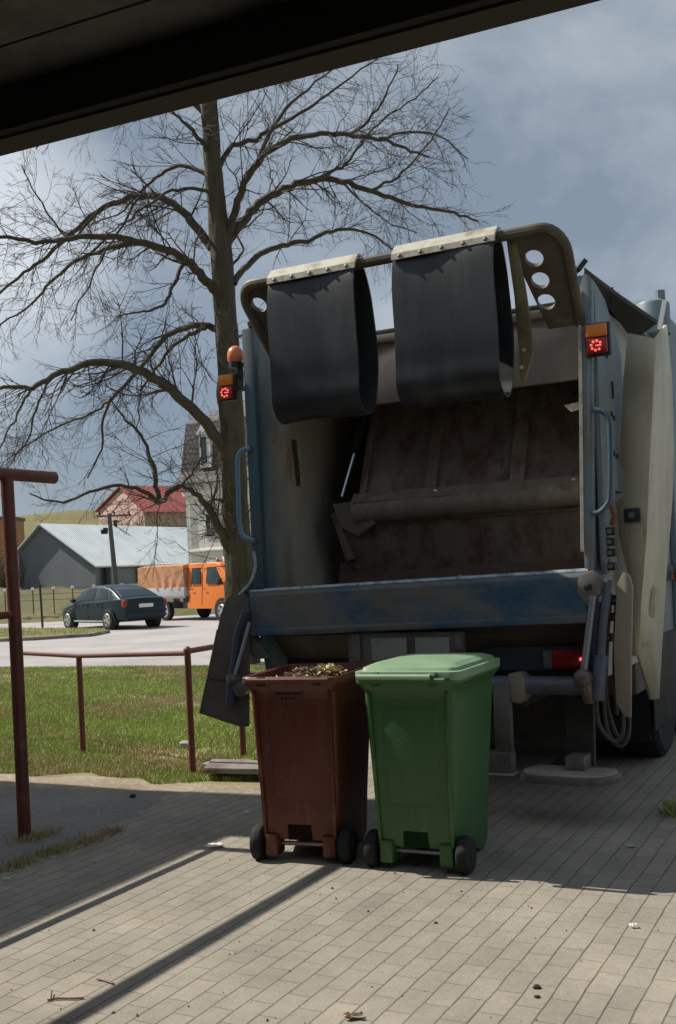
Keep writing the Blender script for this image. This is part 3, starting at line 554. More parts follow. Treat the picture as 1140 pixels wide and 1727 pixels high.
# container body, cab, chassis
mb = MB(); mb.prism([(UL-.02,1.92,.98),(UL-.02,1.92,3.40),(UL-.02,2.25,3.66),(UL-.02,6.6,3.66),(UL-.02,6.6,.98)], (2.45,0,0)); bd_ = tp(mb, 'container_body', 'body', bevel=.03)
for v in (2.6,3.5,4.4,5.3,6.2):
    for u0, u1 in ((.112,.16), (UL-.065,UL-.022)):
        mb = MB(); mb.box(u0, u1, v-.05, v+.05, 1.0, 3.6); tp(mb, 'body_rib', 'body', bd_, bevel=.01)
mb = MB(); mb.box(.112,.135,2.2,6.5,1.40,1.52); tp(mb, 'body_stripe', 'plastic', bd_)
q = LP(1100,512,2.1); mb = MB(); mb.lathe([(-.25,.13),(-.02,.13),(.0,.12),(.03,.06)], q, (0,0,1), 18); mb.lathe([(0,.04),(.07,.04)], q+Vector((.06,0,.02)), (0,0,1), 10); tp(mb, 'filler_cap', 'side')
mb = MB(); mb.bar(LP(1112,556,1.9), LP(1121,506,1.9), .03, .03); tp(mb, 'white_rod', 'white')
q = Vector((.165,2.40,1.44)); mb = MB(); mb.lathe([(0,.05),(.02,.05),(.03,.03)], q, (1,0,0), 16); tp(mb, 'side_marker', 'red')
cab = MB(); cab.prism([(UL+.02,6.9,.7),(UL+.02,6.9,2.95),(UL+.02,8.5,2.95),(UL+.02,8.95,1.9),(UL+.02,9.0,.7)], (2.36,0,0)); cb = tp(cab, 'cab', 'blue', bevel=.08)
for u in (UL-.01, .06):
    mb = MB(); mb.prism([(u,7.5,1.75),(u,7.5,2.6),(u,8.4,2.6),(u,8.72,1.75)], (.03,0,0)); tp(mb, 'cab_window', 'glass', cb)
mb = MB()
for u in (-1.65,-.6): mb.box(u-.06,u+.06,.5,8.6,.62,.92)
for v in (.6,1.4,2.6,4,5.6): mb.box(-1.65,-.6,v,v+.12,.66,.9)
tp(mb, 'chassis', 'dark')
mb = MB(); mb.box(-1.9,-.35,1.1,1.14,.25,.95); tp(mb, 'rear_apron', 'dark')
def wheel(u0, u1, v, r=.5):
    mb = MB(); w = u1-u0; mb.lathe([(0,r*.55),(0,r*.9),(.03,r*.98),(w*.3,r),(w*.7,r),(w-.03,r*.98),(w,r*.9),(w,r*.55)], (u0,v,r), (1,0,0), 36); t_ = tp(mb, 'wheel', 'tyre')
    mb = MB(); mb.lathe([(.02,r*.55),(.06,r*.5),(.10,r*.3),(.10,r*.05)], (u1-.12,v,r), (1,0,0), 24); tp(mb, 'rim', 'steel', t_)
for v in (2.25,3.6): wheel(-.62,-.30,v); wheel(-.25,.08,v); wheel(UL-.03,UL+.3,v); wheel(UL+.35,UL+.67,v)
wheel(-.25,.06,7.6); wheel(UL,UL+.31,7.6)
for u in (-.65, UL-.02):
    mb = MB(); mb.box(u,u+.72,1.62,1.64,.22,1.0); tp(mb, 'mud_flap', 'tyre')
mb = MB(); mb.box(.092,.108,1.62,3.2,.30,1.0); tp(mb, 'wheel_guard', 'dark', bevel=.004)
mb = MB(); mb.box(-.30,.07,1.2,1.6,.62,1.2); tp(mb, 'side_locker', 'wing', bevel=.02)

# rear underside: panel, plates, bumper, lamps
mb = MB(); mb.box(UL+.05,.02,.30,.33,.84,1.25); tp(mb, 'rear_panel', 'dark')
mb = MB(); mb.box(-1.60,-.76,.0,.03,.94,1.172); npn = tp(mb, 'plate_holder', 'steel', bevel=.008)
for a, b in ((-1.42,-1.16),(-1.10,-.86)):
    mb = MB(); mb.box(a,b,-.012,-.001,.98,1.135); tp(mb, 'number_plate', mk('dusty_plate', (.27,.26,.235), .6, var=.3, scale=16), npn, bevel=.004)
mb = MB(); mb.box(-1.565,-1.50,-.02,-.001,.98,1.165); tp(mb, 'bracket', 'steel', npn, bevel=.006); mb = MB(); mb.box(-.82,-.77,-.02,-.001,1.05,1.165); tp(mb, 'bracket', 'steel', npn, bevel=.006)
for s in (0,):
    u0, u1 = ((-.72,.02),(-2.30,-1.62))[s]
    mb = MB(); mb.box(u0,u1,.20,.29,.90,1.055); bp_ = tp(mb, 'bumper', mk('bumper_paint%d' % s, (.045,.055,.075), .5, dirt=(.06,.055,.05), dirt_amt=.4), bevel=.01)
    c0, c1 = ((-.235,-.02),(-2.27,-2.05))[s]
    mb = MB(); mb.box(c0,c1,.165,.199,.915,1.035); tl = tp(mb, 'tail_light', 'red', bp_, bevel=.012)
    cc = (c1-.03) if s == 0 else c0+.03
    mb = MB(); mb.lathe([(0,.012),(.01,.01)], (cc,.163,.975), (0,-1,0), 10); tp(mb, 'lit_led', 'led', tl)
    mb = MB(); mb.box(c0-.06 if s == 0 else c1, c0 if s == 0 else c1+.06,.165,.199,.915,1.035); tp(mb, 'reversing_lens', 'steel', bp_, bevel=.01)
mb = MB(); mb.tube([(-2.50,-.02,.845),(-1.2,-.02,.83),(.0,-.02,.83)], .058, 16); lt = tp(mb, 'lifter_tube', 'hyd')
mb = MB()
c = LP(868,1160,-.09); mb.prism([c+Vector((-.045,0,.085)), c+Vector((.03,0,.09)), c+Vector((.065,0,.05)), c+Vector((.06,0,-.06)), c+Vector((.03,0,-.10)), c+Vector((-.03,0,-.09))], (0,.16,0)); tp(mb, 'tube_clamp', 'creamdirty', lt, bevel=.012)
mb = MB(); mb.box(-.55,-.44,-.10,-.04,.40,.86); mb.box(-.62,-.44,-.12,-.02,.29,.42); la = tp(mb, 'lifter_arm', 'steel', bevel=.012)
mb = MB(); mb.box(-.63,-.43,-.125,-.02,.28,.289); tp(mb, 'arm_edge', 'strip', la)
mb = MB(); mb.box(-2.2,-2.08,-.10,-.04,.40,.86); mb.box(-2.2,-2.02,-.12,-.02,.29,.42); tp(mb, 'lifter_arm', 'steel', bevel=.012)
# footboard
mb = MB(); c = LP(962,1303,-.05); n_ = 30; top = []
for k in range(n_):
    a = math.tau*k/n_; x = .305*math.copysign(abs(math.cos(a))**.55, math.cos(a)); y = .21*math.copysign(abs(math.sin(a))**.9, math.sin(a)); top.append(Vector((c.x+x, c.y+(y if y < 0 else y*.75), .265)))
mb.prism(top, (0,0,.045)); fb = tp(mb, 'footboard', 'steel', bevel=.01)
mb = MB(); mb.prism([Vector((c.x+(p.x-c.x)*.93, c.y+(p.y-c.y)*.9, .311)) for p in top], (0,0,.004)); 
for i in range(-8,9):
    for j in range(-4,4):
        x, y = i*.031+(j%2)*.015, j*.038+.01
        if abs(x) < .25 and abs(y) < .14: mb.bar((c.x+x-.011, c.y+y-.006*(-1)**j, .316), (c.x+x+.011, c.y+y+.006*(-1)**j, .316), .006, .006)
tp(mb, 'tread_plate', mk('tread_metal', (.42,.39,.34), .5, metal=.2, var=.25, dirt=(.25,.22,.19), dirt_amt=.4), fb)
mb = MB(); mb.prism([LP(948,1180,.12), LP(1000,1180,.12), LP(1002,1292,.12), LP(926,1292,.12), LP(945,1268,.12), LP(955,1240,.12)], (0,.06,0)); tp(mb, 'footboard_bracket', 'dark', fb, bevel=.008)
mb = MB(); mb.box(c.x-.03,c.x+.09,-.06,.14,.305,.40); tp(mb, 'footboard_hinge', 'steel', fb, bevel=.01)

# hydraulic rams, hoses and guards on the right
mb = MB(); mb.prism([LP(975,968,-.04), LP(1000,962,-.04), LP(1014,975,-.04), LP(1013,1000,-.04), LP(990,1022,-.04), LP(972,1000,-.04)], (0,.09,0)); jt = tp(mb, 'ram_joint', 'steel', bevel=.01)
mb = MB(); mb.lathe([(0,.024),(.02,.024),(.024,.01)], LP(992,990,-.045), (0,-1,0), 14); tp(mb, 'pin', 'dark', jt)
mb = MB(); mb.tube([LP(1000,1005,-.03), LP(984,1138,-.07)], .022, 12); tp(mb, 'ram_rod', mk('dull_rod', (.27,.28,.31), .35, metal=.4)); 
mb = MB(); mb.tube([LP(1006,1015,.02), LP(1000,1150,.02)], .05, 12); tp(mb, 'ram_cylinder', mk('navy_ram', (.02,.035,.075), .45))
mb = MB(); mb.tube([LP(1026,978,.0), LP(1017,1050,-.02), LP(1013,1110,-.03)], .026, 12); mb.tube([LP(1014,1105,-.03), LP(1007,1180,-.05)], .042, 14); tp(mb, 'ram_cylinder', 'hyd')
q = LP(984,1144,-.09); mb = MB(); mb.lathe([(-.05,.05),(.03,.055),(.05,.035),(.055,.01)], q, (-.2,-1,.1), 16); mb.tube([q, LP(995,1185,-.06)], [.05,.03], 10); tp(mb, 'ball_joint', mk('greasy_joint', (.13,.11,.10), .4, metal=.3, dirt=(.07,.05,.04), dirt_amt=.4))
mb = MB(); mb.prism([LP(1040,985,.0), LP(1050,964,.0), LP(1060,970,.0), LP(1066,990,.0), LP(1064,1100,.0), LP(1063,1212,.0), LP(1052,1208,.0), LP(1038,1185,.0), LP(1034,1090,.0)], (0,.05,0)); tp(mb, 'narrow_guard', mk('tan_guard', (.255,.215,.165), .6, var=.15, dirt=(.16,.13,.1), dirt_amt=.4, stretch=(1,1,.4)), bevel=.012)
for k, pts in enumerate(([(1012,1120),(1006,1180),(1012,1225),(1035,1250),(1050,1238),(1052,1195)], [(1018,1100),(1018,1180),(1026,1235),(1045,1258),(1060,1240),(1061,1190),(1055,1140)], [(1030,1000),(1024,1090),(1022,1170),(1034,1225),(1050,1250),(1062,1225)], [(1040,1010),(1036,1120),(1040,1205)])):
    mb = MB(); mb.tube(spline([LP(x, y, .03+.05*k*.7) for x, y in pts], 6), .013, 8); tp(mb, 'hydraulic_hose', 'hose')
for k, (x, y, w, h) in enumerate(((1030,896,.06,.05),(1030,914,.06,.05),(1031,932,.06,.05),(1020,952,.05,.07),(1032,955,.05,.05),(1036,1012,.05,.06),(1036,1040,.05,.05),(1026,1075,.06,.05))):
    q = LP(x, y, .12); mb = MB(); mb.box(q.x-w/2, q.x+w/2, q.y-.03, q.y+.04, q.z-h/2, q.z+h/2); vb = tp(mb, 'valve_block', 'plastic', bevel=.006)
    mb = MB(); mb.lathe([(0,.014),(.025,.014)], (q.x, q.y-.03, q.z), (0,-1,0), 8); tp(mb, 'fitting', 'steel', vb)
mb = MB(); mb.tube(spline([LP(1026,845,.1), LP(1036,868,.08), LP(1032,885,.1)], 5), .016, 8); tp(mb, 'hose_clip', mk('rusty_clip', (.2,.07,.03), .7))
# cream folded guard: rear facet, outer facet
rear_in = [(1060,562),(1052,640),(1046,780),(1055,800),(1054,832),(1040,850),(1044,900),(1058,960),(1066,1010),(1067,1106)]
ridge = [(1104,572),(1101,640),(1095,770),(1093,800),(1092,832),(1091,850),(1089,900),(1085,960),(1081,1010),(1075,1106)]
vr = .46
A = [LP(x, y, vr+.02) for x, y in rear_in]; B = [LP(x, y, vr) for x, y in ridge]
outv = [.95,1.18,1.3,1.3,1.28,1.27,1.2,1.08,1.0,.9]; outx = [(1122,548),(1131,640),(1134,770),(1133,800),(1132,832),(1131,850),(1127,900),(1122,960),(1119,1010),(1113,1106)]
Cc = [LP(x, y, v) for (x, y), v in zip(outx, outv)]
mb = MB(); nA = len(A)
vs = A + B + Cc; fs = []
for i in range(nA-1):
    fs += [(i, nA+i, nA+i+1, i+1), (nA+i, 2*nA+i, 2*nA+i+1, nA+i+1)]
tip0 = LP(1098,1180,.62); tip1 = LP(1109,1178,.80)
vs += [tip0, tip1]; t0 = len(vs)-2
fs += [(2*nA-1, 3*nA-1, t0+1, t0)]
mb.add(vs, fs); gd = mb.build('side_guard', M['cream'], T, fix=True, ang=25)
md = gd.modifiers.new('thickness', 'SOLIDIFY'); md.thickness = .022; md.offset = 0
q = LP(1066,869,vr+.0); mb = MB(); mb.box(q.x-.05, q.x+.05, q.y-.02, q.y+.012, q.z-.045, q.z+.045); lk = tp(mb, 'guard_latch', 'plastic', gd, bevel=.01)
mb = MB(); mb.lathe([(0,.02),(.01,.02)], q+Vector((0,-.02,0)), (0,-1,0), 12); tp(mb, 'keyhole', 'steel', lk)
# faded maker marks on the guard: a tall worn emblem and a short worn line of lettering
def on_guard(x, y, f):
    i = max(k for k in range(nA) if ridge[k][1] <= y) if y >= ridge[0][1] else 0; i = min(i, nA-2)
    t = (y-ridge[i][1])/(ridge[i+1][1]-ridge[i][1]); p = B[i].lerp(B[i+1], t); r_ = Cc[i].lerp(Cc[i+1], t); return p.lerp(r_, f)
nG = (B[8]-B[7]).cross(Cc[7]-B[7]).normalized(); nG = nG if nG.x > 0 else -nG
worn = mk('worn_print', (.33,.27,.19), .6, var=.25, scale=18)
mb = MB()
pts = []
for y, w in ((985,.05),(996,.16),(1008,.12),(1020,.2),(1032,.22),(1044,.17),(1050,.06)): pts.append((y, w))
lft = [on_guard(0, y, .42-w*.6)+nG*.0135 for y, w in pts]; rgt = [on_guard(0, y, .42+w*.6)+nG*.0135 for y, w in pts]
mb.add(lft+rgt, [(i, i+1, len(pts)+i+1, len(pts)+i) for i in range(len(pts)-1)]); tp(mb, 'worn_emblem', worn, gd, smooth=False)
mb = MB()
for k in range(6):
    f0 = .14+.12*k; y0 = 1084-2.0*k; 
    a_, b_, c_, d_ = (on_guard(0, y0, f0)+nG*.0135, on_guard(0, y0, f0+.07)+nG*.0135, on_guard(0, y0+9, f0+.07)+nG*.0135, on_guard(0, y0+9, f0)+nG*.0135)
    mb.add([a_, a_.lerp(b_, .35), d_.lerp(c_, .35), d_], [(0,1,2,3)]); mb.add([a_, b_, b_.lerp(c_, .25), a_.lerp(d_, .25)], [(0,1,2,3)])
tp(mb, 'worn_lettering', worn, gd, smooth=False)

# left lifter wing with rams
mb = MB(); mb.prism([LP(x, y, -.03) for x, y in ((409,1000),(392,1003),(380,1012),(371,1040),(356,1110),(336,1203),(370,1215),(404,1226),(418,1226),(420,1010))], (0,.025,0)); wg = tp(mb, 'lifter_guard', 'wing', bevel=.006)
mb = MB(); mb.tube([LP(x, y, -.035) for x, y in ((366,1062),(356,1110),(336,1203))], .004, 6); tp(mb, 'guard_edge', 'strip', wg)
mb = MB(); mb.bar(LP(354,1145,-.036), LP(412,1150,-.036), .006, .004); tp(mb, 'crease', 'dark', wg)
mb = MB(); mb.tube(spline([LP(415,1030,-.07), LP(403,1062,-.07), LP(397,1100,-.07), LP(392,1140,-.07)], 4), .028, 12); mb.tube([LP(391,1140,-.08), LP(388,1188,-.07)], .034, 12); tp(mb, 'ram_cylinder', mk('dull_blue_ram', (.06,.075,.12), .45))
mb = MB(); mb.tube([LP(421,1050,-.09), LP(396,1140,-.10)], .012, 10); tp(mb, 'ram_rod', mk('pale_rod', (.38,.41,.45), .3, metal=.4))
q = LP(391,1145,-.11); mb = MB(); mb.lathe([(-.05,.035),(.0,.042),(.03,.03),(.035,.01)], q, (-.3,-1,.1), 14); mb.lathe([(-.05,.05),(.05,.06),(.06,.02)], LP(410,1160,-.05), (0,-1,0), 14); tp(mb, 'ball_joint', mk('greasy_joint_left', (.15,.14,.13), .4, metal=.3))
mb = MB(); mb.prism([LP(420,1040,-.0), LP(432,1075,-.0), LP(455,1110,.0), LP(430,1112,.0), LP(420,1100,.0)], (0,.05,0)); tp(mb, 'arm_bracket', 'steel', bevel=.006)

# ------------------------------------------------------------------ wheelie bins (x right, y away from us, z up; wheels towards us)
def rrect(hw, y0, y1, z, r=.06, n=5, zf=None):
    o = []
    for cx, cy, a in ((hw-r, y0+r, -90), (hw-r, y1-r, 0), (-hw+r, y1-r, 90), (-hw+r, y0+r, 180)):
        for k in range(n+1):
            t = R(a + 90*k/n); yy = cy + r*math.sin(t); o.append(Vector((cx + r*math.cos(t), yy, z if zf is None else z+(zf-z)*min(1, max(0, (yy-y0)/(y1-y0)*2.2-.3)))))
    return o
def make_bin(name, label, m, loc, rz, lid):
    b = thing(name, label, 'wheelie bin', loc, rz, 'wheelie bins')
    mb = MB()
    rings = [rrect(.205,-.03,.50,.128,.05,zf=.012), rrect(.222,-.045,.525,.17,.05,zf=.06), rrect(.232,-.05,.545,.30,.05), rrect(.258,-.075,.63,.90,.055), rrect(.258,-.077,.625,.945,.055), rrect(.268,-.09,.64,.965,.06), rrect(.285,-.11,.665,.99,.06), rrect(.292,-.115,.67,1.0,.06), rrect(.292,-.115,.67,1.028,.06), rrect(.286,-.108,.662,1.035,.058), rrect(.262,-.085,.638,1.03,.05), rrect(.245,-.066,.61,.94,.05), rrect(.215,-.04,.50,.45,.05)]
    mb.loft(rings); body = mb.build('bin_body', M[m], b, ang=32)
    mb = MB()   # raised panel and ribs of the rear wall
    mb.prism([(-.135,-.056,.36),(.135,-.056,.36),(.155,-.0765,.88),(-.155,-.0765,.88)], (0,.02,0)); mb.build('rear_panel', M[m], body, bevel=.0095, seg=3, ang=60)
    mb = MB()
    for sx in (-1, 1): mb.prism([(sx*.192,-.05,.14),(sx*.212,-.05,.14),(sx*.228,-.09,.955),(sx*.208,-.09,.955)], (0,.03,0))
    mb.build('corner_rib', M[m], body, bevel=.006)
    mb = MB(); mb.box(-.068,.068,-.0485,-.03,.132,.215); mb.build('recess_shade', mk('recess_shade_'+m, Vector(dict(brown=(.018,.007,.006), green=(.008,.03,.009))[m]), .85, spec=.08), body)  # near-flush dark box for the notch, its shade put into the colour
    for sx in (-1, 1):
        mb = MB(); mb.box(min(sx*.13,sx*.205), max(sx*.13,sx*.205), -.058, .06, .04, .16); mb.build('foot', M[m], body, bevel=.012)
    mb = MB(); mb.tube([(-.27,0,.1),(.27,0,.1)], .0125, 10); mb.build('axle', M['chrome'], b)
    mb = MB()
    for x in (-.16, .16): mb.box(x-.02, x+.02, -.135, -.10, .985, 1.035)
    mb.tube([(-.235,-.145,1.018),(.235,-.145,1.018)], .0145, 10); 
    if lid: mb.build('hinge_handle', M[m], b)
    else: mb.build('hinge_handle', M[m], b)
    for sx in (-1, 1):
        mb = MB(); x0 = sx*.225; prof = [(0,.055),(0,.085),(.008,.096),(.02,.1),(.042,.1),(.054,.096),(.062,.085),(.062,.055)]
        mb.lathe(prof, (x0, 0, .1), (sx,0,0), 30); w = mb.build('wheel', M['tyre'], b)
        mb = MB(); mb.lathe([(.02,.058),(.05,.056),(.058,.04),(.052,.022),(.066,.02),(.066,.005)], (x0, 0, .1), (sx,0,0), 20); mb.build('hub', M['plastic'], w)
    scm = mk('scuff_'+m, Vector(dict(brown=(.22,.13,.10), green=(.14,.24,.12))[m]), .7, var=.3, scale=30)
    marks = [(-.06,.70,.10,-1.0,.007),(-.02,.66,.05,-.8,.004),(.17,.55,.05,1.4,.003),(-.17,.45,.035,1.2,.004),(.08,.33,.03,.2,.003)] if lid else [(.16,.62,.018,.5,.010),(.19,.52,.05,1.3,.004),(-.08,.48,.02,.3,.007),(.02,.36,.03,.9,.003),(.14,.78,.04,1.5,.003),(-.15,.30,.03,.1,.004)]
    for x, z, l, a, w in marks:
        yw = -.05-.0417*(z-.3)-(.0068 if abs(x) < .15 else .0012); dx, dz = math.cos(a)*l/2, math.sin(a)*l/2; nx_, nz_ = -math.sin(a)*w/2, math.cos(a)*w/2
        pts = [(x-dx, yw+.0417*dz, z-dz), (x+nx_*1.2, yw, z+nz_*1.2), (x+dx, yw-.0417*dz, z+dz), (x-nx_*.8, yw, z-nz_*.8)]; mb = MB(); mb.add([Vector(q) for q in pts], [(0,1,2,3)]); mb.build('scuff_mark', scm, body, smooth=False, fix=False)
    if lid:
        mb = MB(); L = [rrect(.293,-.112,.685,1.012,.06), rrect(.295,-.114,.687,1.018,.06), rrect(.295,-.114,.687,1.042,.06), rrect(.295,-.11,.685,1.058,.055), rrect(.268,-.075,.655,1.060,.05), rrect(.264,-.066,.648,1.076,.05), rrect(.255,-.055,.638,1.080,.05), rrect(.225,-.0,.60,1.094,.06), rrect(.12,.10,.45,1.103,.06)]
        mb.loft(L); l_ = mb.build('lid', M['lid'], b, ang=13)
        mb = MB()
        for x in (-.16, .16): mb.prism([(x-.022,-.155,1.0),(x-.022,-.12,.985),(x-.022,-.11,1.06),(x-.022,-.15,1.045)], (.044,0,0))
        mb.build('hinge_lug', M['green'], l_, bevel=.005)
        mb = MB(); mb.tube([(-.25,-.150,1.035),(.16,-.150,1.035)], .017, 10); mb.build('lid_grip', M['lid'], l_)
    return b
p = (G(438,1450)+G(590,1456))/2; brown = make_bin('wheelie_bin', 'open brown wheelie bin full of garden waste', 'brown', p, R(-18), False)
p2 = (G(628,1462)+G(793,1474))/2; green = make_bin('wheelie_bin', 'green wheelie bin with its pale green lid closed', 'green', p2, R(-25), True)
mb = MB()
for r_, (x0, n_, z) in enumerate(((-.10,9,.925),(-.07,5,.897))):
    for k in range(n_): mb.box(x0+k*.019, x0+k*.019+.012+.003*(k % 2), -.088, -.080, z, z+.012)
mb.build('embossed_marking', mk('worn_emboss', (.10,.05,.045), .6), [c for c in brown.children if c.name.startswith('bin_body')][0])
# garden waste heaped in the brown bin
def scatter_leaves(mb, n, fz, sz, seed, region):
    r_ = random.Random(seed)
    for _ in range(n):
        x, y = region(r_); z = fz(x, y) + r_.uniform(-.02,.02); s = r_.uniform(*sz)
        a = Vector((r_.gauss(0,1), r_.gauss(0,1), r_.gauss(0,.6))).normalized(); b_ = a.orthogonal().normalized(); b_ = (Matrix.Rotation(r_.uniform(0,6.28), 3, a) @ b_)
        c = Vector((x, y, z)); q = a.cross(b_)*s*.25
        mb.add([c-a*s, c-a*s*.1+b_*s*.45+q, c+a*s, c+a*s*.1-b_*s*.45+q], [(0,1,2,3)])
heap = lambda x, y: .972 + .05*math.exp(-((x+.04)**2/.02+(y-.30)**2/.05)) + .045*math.exp(-((x-.14)**2/.008+(y-.28)**2/.03)) - .02*(abs(x)/.25)**2
gw = thing('garden_waste', 'heap of dead leaves and stalks filling the brown bin', 'garden waste', p, R(-18)); gw['kind'] = 'stuff'
reg = lambda r_: (r_.uniform(-.235,.235), r_.uniform(-.055,.60))
mb = MB(); nx = 24; vs = []
for j in range(nx):
    for i in range(nx):
        x = -.24+.48*i/(nx-1); y = -.06+.665*j/(nx-1); vs.append((x, y, heap(x, y)-.02+random.uniform(-.012,.012)))
mb.add(vs, [(j*nx+i, j*nx+i+1, (j+1)*nx+i+1, (j+1)*nx+i) for j in range(nx-1) for i in range(nx-1)]); mb.build('leaf_bed', M['leafdark'], gw, smooth=False)
mb = MB(); scatter_leaves(mb, 1500, heap, (.012,.03), 3, reg); mb.build('dead_leaves', M['leafdark'], gw, smooth=False, fix=False)['kind'] = 'stuff'
mb = MB(); scatter_leaves(mb, 420, lambda x, y: heap(x, y)+.012, (.008,.024), 4, lambda r_: (max(-.23,min(.23,r_.gauss(-.04,.10))), max(-.04,min(.58,r_.gauss(.22,.15))))); mb.build('pale_stalks', M['straw'], gw, smooth=False, fix=False)['kind'] = 'stuff'
mb = MB(); scatter_leaves(mb, 60, lambda x, y: heap(x, y)+.02, (.015,.036), 5, lambda r_: (r_.gauss(.13,.035), r_.gauss(.25,.06))); mb.build('cabbage_leaves', M['lettuce'], gw, smooth=False, fix=False)['kind'] = 'stuff'

# ------------------------------------------------------------------ red-brown pipe rail and carpet-beating frame
P1, P2, P3 = Vector((-2.46,9.88,0)), Vector((-1.25,8.56,0)), Vector((-.90,9.23,0))
P0 = P2 + (P1-P2)*1.74
rl = thing('pipe_rail', 'low red brown pipe rail on posts along the lawn edge', 'railing', P2)
for p_, h in ((P0,.90),(P1,.90),(P2,1.0),(P3,1.0)):
    mb = MB(); mb.tube([p_-P2+Vector((0,0,-.05)), p_-P2+Vector((.0,0,h))], .027, 12); 
    o = mb.build('post', M['rail'], rl)
    if p_ is P2: mb = MB(); mb.lathe([(0,.03),(.03,.034),(.05,.025),(.06,.01)], (0,0,h-.02), (0,0,1), 12); mb.build('cap', M['rail'], o)
mb = MB(); mb.tube([P0-P2+Vector((0,0,.905)), P1-P2+Vector((0,0,.91)), Vector((0,0,.985))], .022, 10); mb.build('rail_pipe', M['rail'], rl)
mb = MB(); mb.tube([Vector((0,0,1.0)), P3-P2+Vector((0,0,1.01)), (P3-P2)*1.25+Vector((0,0,1.01))], .024, 10); mb.build('rail_pipe', M['rail'], rl)
bt = thing('carpet_beating_frame', 'tall red brown pipe frame with overhanging top bar', 'carpet beating frame', G(42,1413), -YAW)
def ppost(v): 
    mb = MB(); mb.tube([(0,v,-.1),(0,v,1.2),(-.015,v,2.28)], .041, 14); o = mb.build('post', M['rail'], bt); return o
ppost(0); ppost(-2.95)
mb = MB(); mb.tube([(-.015,-3.3,2.30),(-.015,.43,2.305)], .041, 14); mb.build('top_bar', M['rail'], bt, ang=50)
mb = MB(); mb.tube([(0,-2.95,1.415),(0,.0,1.415)], .025, 12); mb.build('lower_bar', M['rail'], bt)

# ------------------------------------------------------------------ shelter roof overhead and the shed on the left that throws the shade
sh = thing('bin_shelter', 'dark timber shelter roof overhead, weathered ceiling behind a front beam', 'shelter', LW(1.16,-4.10,0), -YAW+R(3.1))
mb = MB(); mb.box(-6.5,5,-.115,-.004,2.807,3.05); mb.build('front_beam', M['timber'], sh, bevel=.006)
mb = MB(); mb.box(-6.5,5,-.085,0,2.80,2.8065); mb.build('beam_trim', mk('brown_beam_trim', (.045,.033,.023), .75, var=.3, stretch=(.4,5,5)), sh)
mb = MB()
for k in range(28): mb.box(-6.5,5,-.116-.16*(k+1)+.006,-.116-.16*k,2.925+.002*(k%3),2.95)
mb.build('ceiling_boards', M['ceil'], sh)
mb = MB(); mb.box(-6.5,5,-4.7,.15,3.06,3.10); mb.build('roof', M['dark'], sh)
for x in (-6.4,4.9):
    for y in (-.06,-4.5): mb = MB(); mb.box(x-.07,x+.07,y-.07,y+.07,0,2.8); mb.build('post', M['timber'], sh, bevel=.006)
mb = MB(); mb.box(-6.3,4.8,-4.7,-4.6,0,2.9); mb.build('back_wall', M['timber'], sh)
SE = 4.0
gs = thing('garage_shed', 'plain grey garage shed left of the paved yard', 'shed', LW(-7.5,-4,0), -YAW)
ue = -2.045 - .962*SE + 7.5
mb = MB(); mb.box(-3, ue-.25, -6, 3.50, 0, SE-.02); mb.build('wall', M['plaster'], gs)
mb = MB(); mb.prism([(ue, -6.2, SE),(ue, 3.57, SE),(-1.2, 3.57, SE+.75),(-1.2,-6.2,SE+.75)], (0,0,.10)); mb.prism([(-3.2, -6.2, SE),(-1.2, -6.2, SE+.75),(-1.2,3.57,SE+.75),(-3.2,3.57,SE)], (0,0,.10)); mb.build('roof', M['tile'], gs)
tw = thing('shade_blocker', 'unseen, added shade tower behind the garage shed', 'blocker', LW(-8.6,-.3,0), -YAW)  # unseen block added only to cast shade between the bins and truck
mb = MB(); mb.box(-1.2,1.2,-1.22,-.30,0,8.7); mb.build('wall', M['ochre'], tw)
mb = MB(); mb.box(-1.25,1.25,-1.25,-.27,8.7,8.8); mb.build('roof', M['tile'], tw)

# ------------------------------------------------------------------ the bare tree
TY = 19.
def TP(px, py, dy=0.): return D(px, py, TY+dy)
tree = thing('bare_tree', 'large bare tree with arching limbs behind the truck', 'tree', G(409,1119))
tbase = Vector(tree.location)
trunk = [(410,1124),(407,1040),(404,950),(398,860),(393,760),(388,650),(381,540),(374,440),(368,370),(361,300),(356,220),(352,150),(349,60),(346,-60),(342,-200),(340,-330)]
trad = [.32,.265,.245,.235,.225,.215,.205,.20,.175,.16,.15,.14,.12,.09,.06,.02]
tpts = spline([TP(x, y) for x, y in trunk], 12); tr = np.interp(np.linspace(0, 1, len(tpts)), np.linspace(0, 1, len(trad)), trad)
from mathutils import noise as mnoise
tr = [r_*(1+.05*mnoise.noise((0, 0, i*.09))) for i, r_ in enumerate(tr)]
mb = MB(); mb.tube([p_-tbase for p_ in tpts], tr, 40); tko = mb.build('trunk', M['bark'], tree, ang=180)
for v_ in tko.data.vertices:
    c_ = v_.co; k_ = mnoise.fractal((c_.x*9, c_.y*9, c_.z*1.6), 1., 2., 4)*.022 + max(0, mnoise.noise((c_.x*2.2, c_.y*2.2, c_.z*1.1+7))-.32)*.16
    v_.co = c_ + v_.normal*k_
